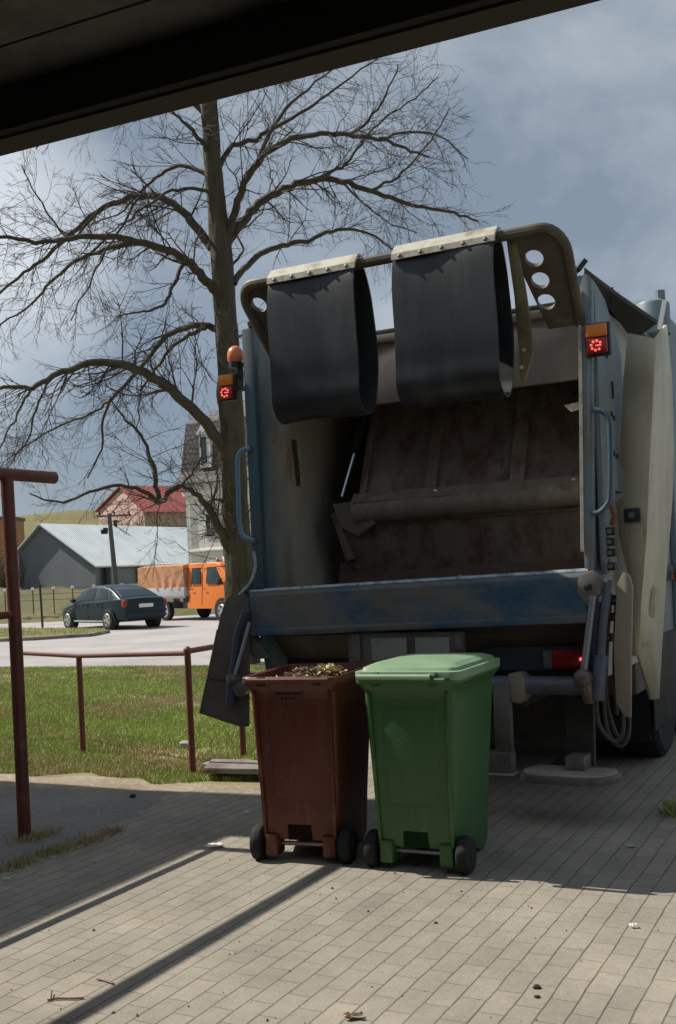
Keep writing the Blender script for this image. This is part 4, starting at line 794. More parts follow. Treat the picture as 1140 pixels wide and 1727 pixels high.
limbs = [ # pixels along the limb, start radius, depth drift
 ([(400,962),(384,920),(366,885),(346,850),(322,826),(302,818)], .125, -.6),
 ([(302,818),(284,832),(268,848),(240,826),(190,820),(140,835),(95,848),(52,832)], .060, -1.2),
 ([(268,846),(262,812),(254,772),(238,735),(205,700),(185,668)], .055, -.3),
 ([(306,818),(322,800),(340,770),(336,730)], .03, .8),
 ([(392,795),(372,750),(345,712),(300,668),(255,636),(208,616),(170,612),(125,620),(88,636),(55,655),(20,652),(-40,668)], .125, -2.0),
 ([(55,655),(38,680),(18,720),(-10,770)], .035, -.8),
 ([(88,636),(60,690),(48,740),(10,790)], .028, .9),
 ([(384,575),(360,553),(330,550),(300,558),(268,580),(243,612),(215,645),(186,676),(174,712),(170,760),(150,805)], .075, 1.8),
 ([(345,552),(320,565),(285,590),(262,625),(240,660),(232,720)], .05, .6),
 ([(186,676),(150,700),(105,718),(60,742),(20,770)], .028, .8),
 ([(374,505),(352,480),(332,455),(310,437),(268,418),(220,404),(170,398),(120,402),(60,408),(0,398),(-60,402)], .105, -2.2),
 ([(230,408),(180,420),(125,442),(85,475),(58,510),(0,548),(-50,560)], .05, 1.5),
 ([(312,440),(298,470),(282,505),(262,522),(232,526),(195,535)], .045, -1.4),
 ([(368,430),(345,402),(322,370),(292,344),(252,330),(210,336),(165,358),(118,395),(70,440),(30,470),(-30,520)], .10, 1.6),
 ([(165,358),(120,400),(95,380),(60,330),(38,280)], .03, .6),
 ([(235,333),(205,380),(175,430),(150,480),(118,540)], .03, -1.0),
 ([(372,432),(392,395),(416,366),(446,338),(488,314),(530,304),(575,306),(625,322),(668,338),(715,350),(765,358),(805,372)], .10, 1.5),
 ([(378,424),(392,370),(405,330),(424,290),(448,258),(492,236),(540,226),(585,228),(640,236),(685,250),(722,265)], .085, -1.6),
 ([(424,290),(470,200),(520,150),(575,105)], .05, .8),
 ([(366,292),(392,246),(430,234),(480,206),(530,176),(580,140),(640,96)], .06, 1.0),
 ([(392,478),(418,446),(448,424),(486,412),(530,402),(570,388),(606,388),(640,404),(672,430)], .07, 2.0),
 ([(530,304),(560,290),(590,268),(615,235),(650,200),(700,165),(740,130)], .035, 1.0),
 ([(585,228),(620,205),(650,160),(672,110)], .035, -.8),
 ([(625,322),(670,300),(700,268),(735,225),(760,180)], .03, .9),
 ([(640,236),(690,222),(740,230),(790,270)], .03, -1.0),
 ([(575,306),(610,340),(650,372),(700,392)], .025, -1.2),
 ([(358,260),(338,238),(318,212),(296,192),(262,170)], .055, -1.2),
 ([(360,300),(336,288),(300,280),(262,300),(230,330),(200,360),(150,380)], .05, 1.2),
 ([(364,330),(330,318),(290,322),(250,345),(210,375),(175,400)], .04, -1.5),
 ([(352,200),(310,160),(250,140),(190,150),(120,200),(60,250)], .06, .8),
 ([(350,170),(400,130),(460,100),(540,70),(640,40)], .06, -.8),
 ([(348,90),(300,30),(240,-10),(170,-10)], .06, 1.0),
 ([(347,60),(410,0),(490,-50),(570,-60)], .06, 1.0),
 ([(398,850),(372,842),(352,846),(340,870)], .03, -.5),
 ([(380,590),(425,556),(455,560),(470,590)], .03, 1.4),
 ([(371,470),(400,438),(410,420),(402,390),(440,360),(460,300)], .03, .9),
]
crown = MB(); count = [0]
def branch(pts, r0, r1, n):
    m = len(pts); crown.tube([p_-tbase for p_ in pts], np.linspace(r0, r1, m), n, cap=False); count[0] += 1
def rnd_dir(d, spread, r_):
    a = d.orthogonal().normalized(); a = Matrix.Rotation(r_.uniform(0, math.tau), 3, d) @ a
    return (d*math.cos(spread)+a*math.sin(spread)).normalized()
def grow(p, d, L, r, lvl, r_):
    n_ = 6 if lvl == 1 else 5; pts = [p]; dd = d.copy(); st = L/(n_-1)
    for i in range(n_-1):
        t = i/(n_-1)
        bend = Vector((r_.gauss(0,.16), r_.gauss(0,.16), r_.gauss(0,.12) + (.02 if lvl < 2 else 0.0) + (-.10 if t < .6 else .18)))
        dd = (dd + bend*(.9 if lvl == 1 else .8)).normalized(); pts.append(pts[-1] + dd*st)
    branch(spline(pts, 2), r, max(.0024, r*.3), 4 if lvl == 1 else 3)
    if lvl < 3:
        k = int((L/.17 if lvl == 1 else L/.17)); 
        for _ in range(max(2, k)):
            t = r_.uniform(.15, 1); i = min(int(t*(n_-1)), n_-2); f = t*(n_-1)-i
            q = pts[i].lerp(pts[i+1], f); dl = (pts[i+1]-pts[i]).normalized()
            grow(q, rnd_dir(dl, R(r_.uniform(18,55)), r_), L*r_.uniform(.28,.66)*(1.1-.4*t), max(.003, r*.5), lvl+1, r_)
r_ = random.Random(21)
for px, r0, dy in limbs:
    n_ = len(px); pts = [TP(x, y, dy*(i/(n_-1))**1.2) for i, (x, y) in enumerate(px)]
    pts = spline(pts, 4); m_ = len(pts)
    pts = [p_+Vector((r_.gauss(0,.013), r_.gauss(0,.02), r_.gauss(0,.013))) for p_ in pts]
    branch(pts, r0*.92, max(.010, r0*.2), 8)
    L = sum((b-a).length for a, b in zip(pts, pts[1:]))
    for _ in range(int(L*5.6)+3):
        t = r_.uniform(.12, 1.0)**.8; i = min(int(t*(m_-1)), m_-2); d_ = (pts[i+1]-pts[i]).normalized()
        grow(pts[i], rnd_dir(d_, R(r_.uniform(25,70)), r_), r_.uniform(.5,1.5)*(1.15-.5*t), max(.005, r0*(1-.8*t)*.25), 1, r_)
for i in range(40):   # small shoots on the trunk
    t = r_.randrange(8, len(tpts)-4); a = r_.uniform(0, math.tau); d_ = Vector((math.cos(a), math.sin(a), .5)).normalized()
    grow(tpts[t]+d_*tr[t]*.9, d_, r_.uniform(.4,1.2), .009, 1, r_)
crown.build('crown', M['twig'], tree, fix=False)
print('branches', count[0], len(crown.v))

# ------------------------------------------------------------------ cars
def box8(b, t): return [Vector(p_) for p_ in b+t], [(0,3,2,1),(4,5,6,7),(0,1,5,4),(1,2,6,5),(2,3,7,6),(3,0,4,7)]
def quad_on(a, b, c, d, u0, u1, v0, v1, off, th=.01):
    f = lambda u, v: a.lerp(b, u).lerp(d.lerp(c, u), v)
    pts = [f(u0,v0), f(u1,v0), f(u1,v1), f(u0,v1)]; n_ = (b-a).cross(d-a).normalized()
    return [p_+n_*off for p_ in pts], n_
def car_wheel(par, x, y, sy, r=.325, w=.2, rim=True):
    mb = MB(); mb.lathe([(0,r*.6),(0,r*.92),(.03,r),(w-.03,r),(w,r*.92),(w,r*.6)], (x, y, r), (0,sy,0), 28); t_ = mb.build('wheel', M['tyre'], par)
    mb = MB(); mb.lathe([(w-.01,r*.66),(w+.004,r*.66),(w+.014,r*.62),(w+.006,r*.3),(w+.012,r*.12),(w+.013,.01)], (x, y, r), (0,sy,0), 24); rm = mb.build('rim', M['chromew'], t_)
    for k in range(5):
        a = k*math.tau/5; mb = MB(); mb.prism([(x+r*.2*math.cos(a-.5), y+sy*(w-.022), r+r*.2*math.sin(a-.5)), (x+r*.56*math.cos(a-.33), y+sy*(w-.018), r+r*.56*math.sin(a-.33)), (x+r*.56*math.cos(a+.33), y+sy*(w-.018), r+r*.56*math.sin(a+.33))], (0,sy*.012,0)) if False else None
    mb = MB()
    for k in range(5):
        a = k*math.tau/5+.6; mb.prism([(x+r*.22*math.cos(a), y+sy*(w+.007), r+r*.22*math.sin(a)), (x+r*.55*math.cos(a-.28), y+sy*(w+.007), r+r*.55*math.sin(a-.28)), (x+r*.55*math.cos(a+.28), y+sy*(w+.007), r+r*.55*math.sin(a+.28))], (0,sy*.010,0))
    mb.build('rim_opening', M['plastic'], rm, smooth=False)
    return t_
def make_sedan(name, label, m, loc, rz, group):
    c = thing(name, label, 'car', loc, rz, group)
    st = [(-2.30,.42,.88,.66),(-2.27,.30,.98,.76),(-2.05,.26,1.03,.82),(-1.6,.24,1.02,.86),(-.8,.22,.97,.88),(.3,.22,.94,.88),(1.0,.22,.91,.87),(1.6,.23,.82,.85),(2.05,.25,.72,.78),(2.24,.30,.62,.66),(2.30,.40,.55,.5)]
    rings = []
    for x, zb, zt, w in st:
        zm = zb+(zt-zb)*.55
        h = [(0,zb),(w*.86,zb),(w*.97,zb+.08),(w,zm),(w*.97,zt-.06),(w*.86,zt),(w*.4,zt+.02),(0,zt+.025)]
        rings.append([Vector((x,y,z)) for y, z in h] + [Vector((x,-y,z)) for y, z in h[-2:0:-1]])
    mb = MB(); mb.loft(rings); body = mb.build('body', M[m], c, ang=40)
    yz = lambda z: .785-.36*(z-.95)
    gx = [-2.0,-1.75,-1.45,-1.1,-.7,-.25,.2,.5,.85,1.28]; gz = [1.005,1.12,1.255,1.37,1.435,1.455,1.44,1.37,1.19,.93]
    zt = lambda x: float(np.interp(x, gx, gz))
    rings = []
    for x in np.linspace(-2.0, 1.28, 34):
        z = zt(x); a_ = yz(.88); e_ = min(.05, max(.005, (z-.9)*.3)); h = [(a_,.88),(yz(z-e_),z-e_),(yz(z)-.02,z-e_*.35),(yz(z)-.08,z),(.25,z+.012)]
        rings.append([Vector((x,y,q)) for y, q in h]+[Vector((x,-y,q)) for y, q in h[::-1]])
    mb = MB(); mb.loft(rings); mb.build('roof', M[m], body, ang=40)
    for sy in (-1, 1):
        for poly in ([(-1.52,1.02),(-1.22,1.0),(-1.17,1.30),(-1.36,1.235)], [(-1.16,.995),(-.33,.985),(-.33,1.375),(-.72,1.36),(-1.11,1.305)], [(-.26,.985),(.90,.965),(.55,1.21),(.33,1.335),(.15,1.375),(-.26,1.378)]):
            mb = MB(); mb.prism([(x, sy*(yz(z)+.008), z) for x, z in poly], (0,-sy*.03,0)); mb.build('side_window', M['glass'], body, bevel=.004)
    for nm, x0, x1 in (('rear_window',-1.88,-1.12),('windscreen',.42,1.18)):
        top = []
        for x in np.linspace(x0, x1, 9): z = zt(x); w_ = yz(z)-.10; top.append([Vector((x,-w_,z+.008)), Vector((x,-.2,z+.022)), Vector((x,.2,z+.022)), Vector((x,w_,z+.008)), Vector((x,w_,z-.02)), Vector((x,-w_,z-.02))])
        mb = MB(); mb.loft(top); mb.build(nm, M['glass'], body, ang=50)
    for x, y, sy in ((-1.38,-.69,-1),(-1.38,.69,1),(1.40,-.69,-1),(1.40,.69,1)):
        car_wheel(c, x, y+sy*.035, sy)
        mb = MB(); mb.lathe([(.0,.39),(.194,.39),(.194,.36)], (x, y, .34), (0,sy,0), 26); mb.build('wheel_arch', M['plastic'], body)
    for sy in (-1, 1):
        mb = MB(); mb.box(-2.285,-2.12, min(sy*.50,sy*.80), max(sy*.50,sy*.80), .72,.94); mb.build('tail_light', M['red'], body, bevel=.03)
        mb = MB(); mb.box(2.05,2.245, min(sy*.40,sy*.68), max(sy*.40,sy*.68), .55,.67); mb.build('headlight', M['glass'], body, bevel=.03)
        mb = MB(); mb.box(.82,1.0, min(sy*.86,sy*1.0), max(sy*.86,sy*1.0), .92,1.03); mb.build('mirror', M[m], body, bevel=.03)
        for xs in (-.95,.02,.98): mb = MB(); mb.bar((xs, sy*.868, .36), (xs-.03, sy*.878, .90), .012, .012); mb.build('door_seam', M['plastic'], body)
        for x in (-.75,.25): mb = MB(); mb.box(x,x+.18, min(sy*.87,sy*.90), max(sy*.87,sy*.90), .82,.85); mb.build('door_handle', M[m], body, bevel=.008)
        mb = MB(); mb.box(-1.0,1.0, min(sy*.84,sy*.885), max(sy*.84,sy*.885), .26,.30); mb.build('sill_trim', M['silver'], body, bevel=.006)
    mb = MB(); mb.box(-2.325,-2.27,-.26,.26,.70,.82); mb.build('number_plate', M['wpaint'], body, bevel=.006)
    mb = MB(); mb.box(-2.34,-2.24,-.70,.70,.36,.58); mb.build('bumper', M[m], body, bevel=.04)
    return c
gL = G(187,1062.5)  # rear left wheel
def place(rz, lx, ly, g):
    return Vector((g.x-(lx*math.cos(rz)-ly*math.sin(rz)), g.y-(lx*math.sin(rz)+ly*math.cos(rz)), 0))
rz = R(131); make_sedan('parked_car', 'dark teal saloon car seen from behind, left of the orange pickup', 'carblue', place(rz,-1.38,.8,gL), rz, 'cars by the road')
rz = R(150); make_sedan('parked_car', 'black car half hidden behind the tall red brown post', 'carblack', place(rz,-1.38,.8,G(38,1034)), rz, 'cars by the road')
# orange double cab pickup (a full-size van)
rz = R(-45); g = G(320,1047); pk_ = thing('pickup_truck', 'orange double cab pickup with a tarpaulin over its bed', 'pickup truck', place(rz,-1.05,-.9,g), rz)
pk_.scale = (1.05,)*3
cp = [(-1.05,.42),(1.75,.42),(1.95,.50),(1.97,.82),(1.80,1.10),(1.42,1.22),(.72,1.93),(.5,1.99),(-1.0,2.0),(-1.05,1.95)]
rings = []
for y, k in ((-.90,0),(-.86,1),(.86,1),(.90,0)): pass
mb = MB(); ring = lambda w, zf: [Vector((x, 0, z)) for x, z in cp]
sec = []
for y in (-1, 1):
    sec.append([Vector((x, y*(.90 if z < 1.15 else .90-.13*(z-1.15)/.85), z)) for x, z in cp])
mb.loft(sec); cabp = mb.build('cab', M['orange'], pk_, bevel=.05, seg=3)
for sy in (-1, 1):
    f = lambda x, z: Vector((x, sy*((.90 if z < 1.15 else .90-.13*(z-1.15)/.85)+.004), z))
    for poly in ([(-.82,1.28),(-.30,1.28),(-.30,1.84),(-.82,1.84)], [(.02,1.28),(.98,1.26),(.52,1.84),(.02,1.84)]):
        mb = MB(); mb.prism([f(x, z) for x, z in poly], (0,-sy*.03,0)); mb.build('side_window', M['glass'], cabp, bevel=.012)
    mb = MB(); mb.bar(f(-.14,1.1)+Vector((0,sy*.008,0)), f(.02,1.1)+Vector((0,sy*.008,0)), .02, .025); mb.bar(f(-.86,1.1)+Vector((0,sy*.008,0)), f(-.7,1.1)+Vector((0,sy*.008,0)), .02, .025); mb.build('door_handle', M['plastic'], cabp)
    mb = MB(); mb.box(.84,.98, min(sy*.92,sy*1.08), max(sy*.92,sy*1.08), 1.22,1.45); mb.build('mirror', M['plastic'], cabp, bevel=.02)
    mb = MB(); mb.bar(f(-.22,.55)+Vector((0,sy*.002,0)), f(-.22,1.9)+Vector((0,sy*.002,0)), .012, .006); mb.bar(f(1.05,.6)+Vector((0,sy*.002,0)), f(1.05,1.2)+Vector((0,sy*.002,0)), .012, .006); mb.build('door_seam', M['rail'], cabp)
    mb = MB(); mb.box(1.88,1.985, min(sy*.55,sy*.85), max(sy*.55,sy*.85), .72,.92); mb.build('headlight', M['glass'], cabp, bevel=.02)
a_, b_, c_, d_ = Vector((1.40,-.80,1.24)), Vector((1.40,.80,1.24)), Vector((.74,.72,1.91)), Vector((.74,-.72,1.91))
q, n_ = quad_on(a_, b_, c_, d_, .04, .96, .06, .94, .008); mb = MB(); mb.prism(q, -n_*.03); mb.build('windscreen', M['glass'], cabp, bevel=.012)
mb = MB(); mb.box(1.9,2.02,-.86,.86,.42,.62); mb.build('bumper', M['plastic'], cabp, bevel=.03)
mb = MB(); mb.lathe([(0,.07),(.10,.065),(.14,.03)], (.0,-.3,2.0), (0,0,1), 14); mb.build('beacon', M['beacon'], cabp)
mb = MB(); mb.box(-.1,.2,.0,.5,2.0,2.2); mb.build('roof_sign', M['wpaint'], cabp, bevel=.01)
mb = MB(); mb.box(-3.9,-1.1,-.97,.97,.86,1.18); mb.box(-3.85,-1.12,-.93,.93,.80,.86); mb.build('dropside', M['silver'], pk_, bevel=.012)
mb = MB(); nx, nz = 60, 20; 
def tarp_face(fx): 
    return [[fx(i/(nx-1), j/(nz-1)) for i in range(nx)] for j in range(nz)]
def wr(s, t): return .035*math.sin(s*34+5*t+1.5*math.sin(s*9))*(1-t*.6)*(1-t*.4) + .02*math.sin((s*1.3+t)*22)
def fold(s, t): return .06*math.sin((s-.55)*26*(1+.6*t))*t*(1 if s > .4 else .4)
prof = []
rings = []
for i in range(nx):
    s = i/(nx-1); x = -3.9+2.78*s; ring_ = []
    for j in range(9): t = j/8; ring_.append(Vector((x, -.955-wr(s, t)*.5-fold(s, 1-t)*.35, 1.10+.84*t)))
    for j in range(1,8): t = j/8; ring_.append(Vector((x, -.93+1.86*t, 1.955+.02*math.sin(s*14)+.05*math.sin(t*math.pi))))
    for j in range(9): t = 1-j/8; ring_.append(Vector((x, .955+wr(s, t)*.8, 1.10+.84*t)))
    rings.append(ring_)
mb.loft(rings); mb.build('tarpaulin', M['tarp'], pk_, ang=60)
mb = MB(); mb.box(-3.8,1.6,-.45,.45,.42,.62); mb.box(-3.9,-3.8,-.9,.9,.5,.62); mb.build('chassis', M['plastic'], pk_)
mb = MB(); mb.box(-1.3,-.95,-.88,.88,.45,.85); mb.build('rear_guard', M['plastic'], pk_)
for x in (-2.35, .9):
    for sy in (-1, 1): car_wheel(pk_, x, sy*.735, sy, .34, .2)
for sy in (-1, 1):
    mb = MB(); mb.lathe([(.0,.42),(.219,.42),(.219,.36)], (.9, sy*.69, .36), (0,sy,0), 26); mb.build('wheel_arch', M['plastic'], cabp)
    mb = MB(); mb.box(-3.92,-3.88,min(sy*.6,sy*.9),max(sy*.6,sy*.9),.62,.76); mb.build('tail_light', M['red'], pk_, bevel=.01)

# ------------------------------------------------------------------ far buildings
def corrug(name, base, axis_scale):
    m = bpy.data.materials.new(name); m.use_nodes = True; t = m.node_tree; b = t.nodes['Principled BSDF']; L = t.links.new
    tcn = t.nodes.new('ShaderNodeTexCoord'); mp_ = t.nodes.new('ShaderNodeMapping'); mp_.inputs['Scale'].default_value = axis_scale; L(tcn.outputs['Object'], mp_.inputs[0])
    w = t.nodes.new('ShaderNodeTexWave'); w.inputs['Scale'].default_value = 1; w.inputs['Distortion'].default_value = .15; L(mp_.outputs[0], w.inputs['Vector'])
    nz_ = t.nodes.new('ShaderNodeTexNoise'); nz_.inputs['Scale'].default_value = .7; nz_.inputs['Detail'].default_value = 8; L(tcn.outputs['Object'], nz_.inputs['Vector'])
    mr_ = t.nodes.new('ShaderNodeMapRange'); mr_.inputs[3].default_value = .75; mr_.inputs[4].default_value = 1.25; L(nz_.outputs['Fac'], mr_.inputs[0])
    vm = t.nodes.new('ShaderNodeVectorMath'); vm.operation = 'SCALE'; vm.inputs[0].default_value = base; L(mr_.outputs[0], vm.inputs['Scale']); L(vm.outputs[0], b.inputs['Base Color']); b.inputs['Roughness'].default_value = .6
    bp = t.nodes.new('ShaderNodeBump'); bp.inputs['Strength'].default_value = .8; bp.inputs['Distance'].default_value = .05; L(w.outputs['Fac'], bp.inputs['Height']); L(bp.outputs[0], b.inputs['Normal'])
    return m
ap, le, re = D(65,885,62), D(27,930,63.0), D(155,952,59.8)
rd = (D(335,891,77)-ap); rd.z = 0; rd = rd.normalized(); RL = 19
bo = Vector((ap.x, ap.y, 0)); bn = thing('barn', 'grey barn with a wide pale metal roof', 'barn', bo)
wa, wb, wc = (p_-bo for p_ in (ap, le, re)); rd2 = (wc-wb); rd2.z = 0
dn = Vector((0,0,1))
poly = [Vector((wb.x,wb.y,.6)), Vector((wc.x,wc.y,.6)), wc-dn*.12, wa-dn*.12, wb-dn*.12]
mb = MB(); mb.prism([p_+rd*.25 for p_ in poly], rd*(RL-.5)); mb.build('wall', corrug('grey_wall_sheet', (.215,.24,.265), (7,7,0)), bn, smooth=False)
mb = MB(); ov = .35
for p_, s in ((wb,1),(wc,1)):
    e = p_ + (p_-wa).normalized()*ov; mb.prism([wa, e, e+rd*RL, wa+rd*RL], (0,0,.09))
rf = mb.build('roof', corrug('pale_roof_sheet', (.70,.76,.79), (4,4,0)), bn, smooth=False)
mb = MB(); mb.bar(Vector((wb.x,wb.y,.6))+rd*.2, wb-dn*.15+rd*.2, .45, .1); mb.build('corner_board', M['wpaint'], bn)
for f, h in ((.32,.35),(.86,.4)):
    q = (wa.lerp(wc, .02 if f < .5 else .72) + rd*RL*(f+.05)); mb = MB(); mb.lathe([(0,.12),(h,.12),(h+.02,.2),(h+.12,.16)], q, (0,0,1), 12); mb.build('roof_vent', M['plastic'], rf)
mb = MB(); q = wc+rd*2.2; q.z = .6
for k in range(4): mb.bar(Vector((wc.x,wc.y,.6))+rd*(1.5+k*3.2)+rd2.normalized()*.02, Vector((wc.x,wc.y,wc.z-.2))+rd*(1.5+k*3.2)+rd2.normalized()*.02, 1.6, .06)
mb.build('door_panel', M['plastic'], bn)

hz_ = R(-30); hc = D(321,985,57); wh = thing('mansard_house', 'pale house with a steep grey brown tiled mansard roof and white dormer', 'house', Vector((hc.x,hc.y,0)), hz_)
wh.scale = (.7125,)*3
HW, HD, HZ = 10., 9., 9.25
mb = MB(); mb.box(0,HW,0,HD,0,HZ); w_ = mb.build('wall', M['plaster'], wh)
mb = MB(); mb.box(-.25,HW+.25,-.25,HD+.25,HZ-.9,HZ-.55); mb.box(-.12,HW+.12,-.12,HD+.12,4.1,4.3); mb.build('cornice', M['plaster'], w_, bevel=.04)
mb = MB()
b = [(-.7,-.7,HZ),(HW+.7,-.7,HZ),(HW+.7,HD+.7,HZ),(-.7,HD+.7,HZ)]; ir = lambda k, z, x2=0: [(k+x2,k,HZ+z),(HW-k-x2,k,HZ+z),(HW-k-x2,HD-k,HZ+z),(k+x2,HD-k,HZ+z)]; m1 = ir(-.25,.9); m2 = ir(.15,4.6); m3 = ir(3.2,6.4)
mb.loft([[Vector(p_) for p_ in r2] for r2 in (b, m1, m2, m3)])
tm = bpy.data.materials.new('roof_tiles'); tm.use_nodes = True; t = tm.node_tree; bb = t.nodes['Principled BSDF']; tcn = t.nodes.new('ShaderNodeTexCoord'); mp_ = t.nodes.new('ShaderNodeMapping'); mp_.inputs['Rotation'].default_value = (R(90),0,0); t.links.new(tcn.outputs['Object'], mp_.inputs[0]); br = t.nodes.new('ShaderNodeTexBrick'); t.links.new(mp_.outputs[0], br.inputs['Vector'])
br.inputs['Scale'].default_value = 1; br.inputs['Brick Width'].default_value = .42; br.inputs['Row Height'].default_value = .36; br.inputs['Mortar Size'].default_value = .05; br.inputs['Color1'].default_value = (.105,.085,.085,1); br.inputs['Color2'].default_value = (.14,.118,.12,1); br.inputs['Mortar'].default_value = (.035,.03,.03,1); t.links.new(br.outputs['Color'], bb.inputs['Base Color']); bb.inputs['Roughness'].default_value = .7
mrf = mb.build('roof', tm, wh, smooth=False)
mb = MB(); mb.box(1.7,2.7,-.35,1.4,HZ+1.1,HZ+3.6); dm = mb.build('dormer', M['wpaint'], mrf)
mb = MB(); mb.box(1.85,2.35,-.38,-.34,HZ+1.4,HZ+3.4); mb.build('dormer_window', M['glass'], dm)
mb = MB(); mb.prism([(1.5,-.45,HZ+3.6),(2.9,-.45,HZ+3.6),(2.2,-.45,HZ+4.6)], (0,1.9,0)); mb.build('pediment', M['wpaint'], dm, smooth=False)
for x in (1.75,4.0,6.2,8.4):
    for z in (1.6,5.2):
        mb = MB(); mb.box(x-.08,x+.98,-.05,.02,z-.08,z+1.78); wf = mb.build('window', M['wpaint'], w_, bevel=.02)
        mb = MB(); mb.box(x+.05,x+.42,-.07,-.045,z+.05,z+1.65); mb.box(x+.48,x+.85,-.07,-.045,z+.05,z+1.65); mb.build('pane', M['glass'], wf)
mb = MB(); mb.bar((.06,-.08,.2),(.06,-.08,HZ-.9),.09,.09); mb.build('downpipe', M['wpaint'], w_)

ga = D(205,821,120); gb = D(166,861,125); gc = D(243,862,115.5); po = Vector((ga.x,ga.y,0)); ph = thing('pink_house', 'pink house with a red roof behind the barn', 'house', po)
wa, wb, wc = (p_-po for p_ in (ga, gb, gc)); g2 = (wc-wb); g2.z = 0; g2.normalize(); rd = Vector((-g2.y, g2.x, 0)); rd = rd.normalized()
mb = MB(); mb.prism([Vector((wb.x,wb.y,0)), Vector((wc.x,wc.y,0)), wc-dn*.15, wa-dn*.15, wb-dn*.15], rd*9.5); pw = mb.build('wall', M['pink'], ph, smooth=False)
mb = MB()
for p_ in (wb, wc): e = p_+(p_-wa).normalized()*.5; mb.prism([wa-rd*.3, e-rd*.3, e+rd*9.8, wa+rd*9.8], (0,0,.15))
mb.build('roof', M['redroof'], ph, smooth=False)
oc = D(24,985,75); ob = thing('ochre_building', 'orange brown plastered building behind the tall post', 'building', Vector((oc.x,oc.y,0)))
mb = MB(); mb.box(-9,0,0,3,0,6.3); ow = mb.build('wall', M['ochre'], ob)
mb = MB(); mb.box(-9.15,.1,-.1,3.1,6.3,6.5); mb.build('roof', M['tile'], ob)
for x in (-1.5,-3.6,-5.7):
    for z in (1.9,4.6):
        mb = MB(); mb.box(x-.45,x+.45,-.04,.02,z-.6,z+.7); wf = mb.build('window', M['wpaint'], ow); mb = MB(); mb.box(x-.38,x+.38,-.06,-.035,z-.53,z+.63); mb.build('pane', M['glass'], wf)
# pole, fence, stake, bush
pb = D(197,992,54); up = thing('utility_pole', 'leaning wooden utility pole in front of the barn', 'pole', Vector((pb.x,pb.y,.9)))
tp_ = D(184,866,54)-Vector(up.location)
mb = MB(); mb.tube([(0,0,-.4), tp_], [.15,.10], 10); mb.build('shaft', M['pole'], up)
mb = MB(); mb.bar(tp_+Vector((-.65,0,-.12)), tp_+Vector((1.1,.2,-.12)), .09, .09); ca = mb.build('crossarm', M['pole'], up)
for k in range(3): mb = MB(); mb.lathe([(0,.03),(.08,.05),(.16,.03)], tp_+Vector((-.5+k*.75,0.05*k,-.08)), (0,0,1), 8); mb.build('insulator', M['plastic'], ca)
mb = MB(); mb.bar(tp_+Vector((.05,0,-.1)), tp_+Vector((.75,.1,.75)), .05, .05); mb.bar(tp_+Vector((-.05,0,.05)), tp_+Vector((-.25,0,.35)), .05, .05); mb.build('brace', M['pole'], up)
mb = MB(); mb.bar(D(176,893,53.9)-Vector(up.location), tp_+Vector((.05,0,-.7)), .04, .04); q = D(176,894,53.9)-Vector(up.location); mb.lathe([(-.2,.16),(0,.2),(.12,.12)], q, (0,0,1), 10); mb.build('lamp_head', M['plastic'], up)
fx = [8,32,55,90,122,158,205]; fpx = [D(x, 993-(x-55)*.045, 45) for x in fx]
fn = thing('wire_fence', 'low wire fence on white capped posts before the barn', 'fence', Vector((fpx[0].x, 45, 0)))
fo = Vector(fn.location)
for p_ in fpx:
    mb = MB(); mb.box(p_.x-fo.x-.02,p_.x-fo.x+.02,-.02,.02,.3,p_.z-.06); o = mb.build('post', M['leafdark'], fn); mb = MB(); mb.box(p_.x-fo.x-.06,p_.x-fo.x+.06,-.06,.06,p_.z-.06,p_.z+.05); mb.build('cap', M['white'], o, bevel=.02)
mb = MB()
for a_, b_ in zip(fpx, fpx[1:]):
    for h in (.02,.25,.5): mb.bar(a_-fo-dn*h, b_-fo-dn*h, .02, .02)
mb.build('wire', M['pole'], fn)
sp_ = G(72,1061); sk = MB(); sk.tube([(0,0,-.1), (-.01,0,.7), D(67,985,sp_.y)-sp_], .042, 8); tag(sk.build('stake', M['twig'], None), 'thin dark stake on the far grass verge', 'stake').location = sp_
sk2 = MB(); sk2.lathe([(0,.12),(.06,.11),(.1,.06)], (0,0,0), (0,0,1), 10); 
def bush(name, label, c, w, h, n, seed):
    rr_ = random.Random(seed); mb = MB(); c = Vector(c)
    for _ in range(n):
        p_ = Vector((rr_.gauss(0,w*.28), rr_.gauss(0,w*.2), 0)); d = Vector((p_.x*.5/w, p_.y*.5/w, 1)).normalized(); pts = [p_]
        for k in range(5): d = (d+Vector((rr_.gauss(0,.28),rr_.gauss(0,.28),rr_.gauss(0,.1)))).normalized(); pts.append(pts[-1]+d*h*rr_.uniform(.12,.26))
        mb.tube(pts, np.linspace(.05,.012,6), 3, cap=False)
        for _ in range(9):
            q = pts[rr_.randrange(1,6)]; e = Vector((rr_.gauss(0,1),rr_.gauss(0,1),rr_.gauss(.5,.6))).normalized(); mb.tube([q, q+e*h*rr_.uniform(.08,.22)], [.018,.008], 3, cap=False)
    o = mb.build(name, mk('bush_twig', (.15,.12,.06), .9, var=.4, scale=1), None, fix=False); o.location = c; return tag(o, label, 'bush')
q = D(268,985,84); bush('bare_bush', 'olive brown bare bush between the barn and pale house', (q.x,q.y,0), 5.2, 7.2, 230, 5)
q = D(18,985,66); bush('bare_bush', 'dark low bush at the left end of the barn', (q.x+.6,q.y-2,1.0), 2.0, 2.8, 120, 6)

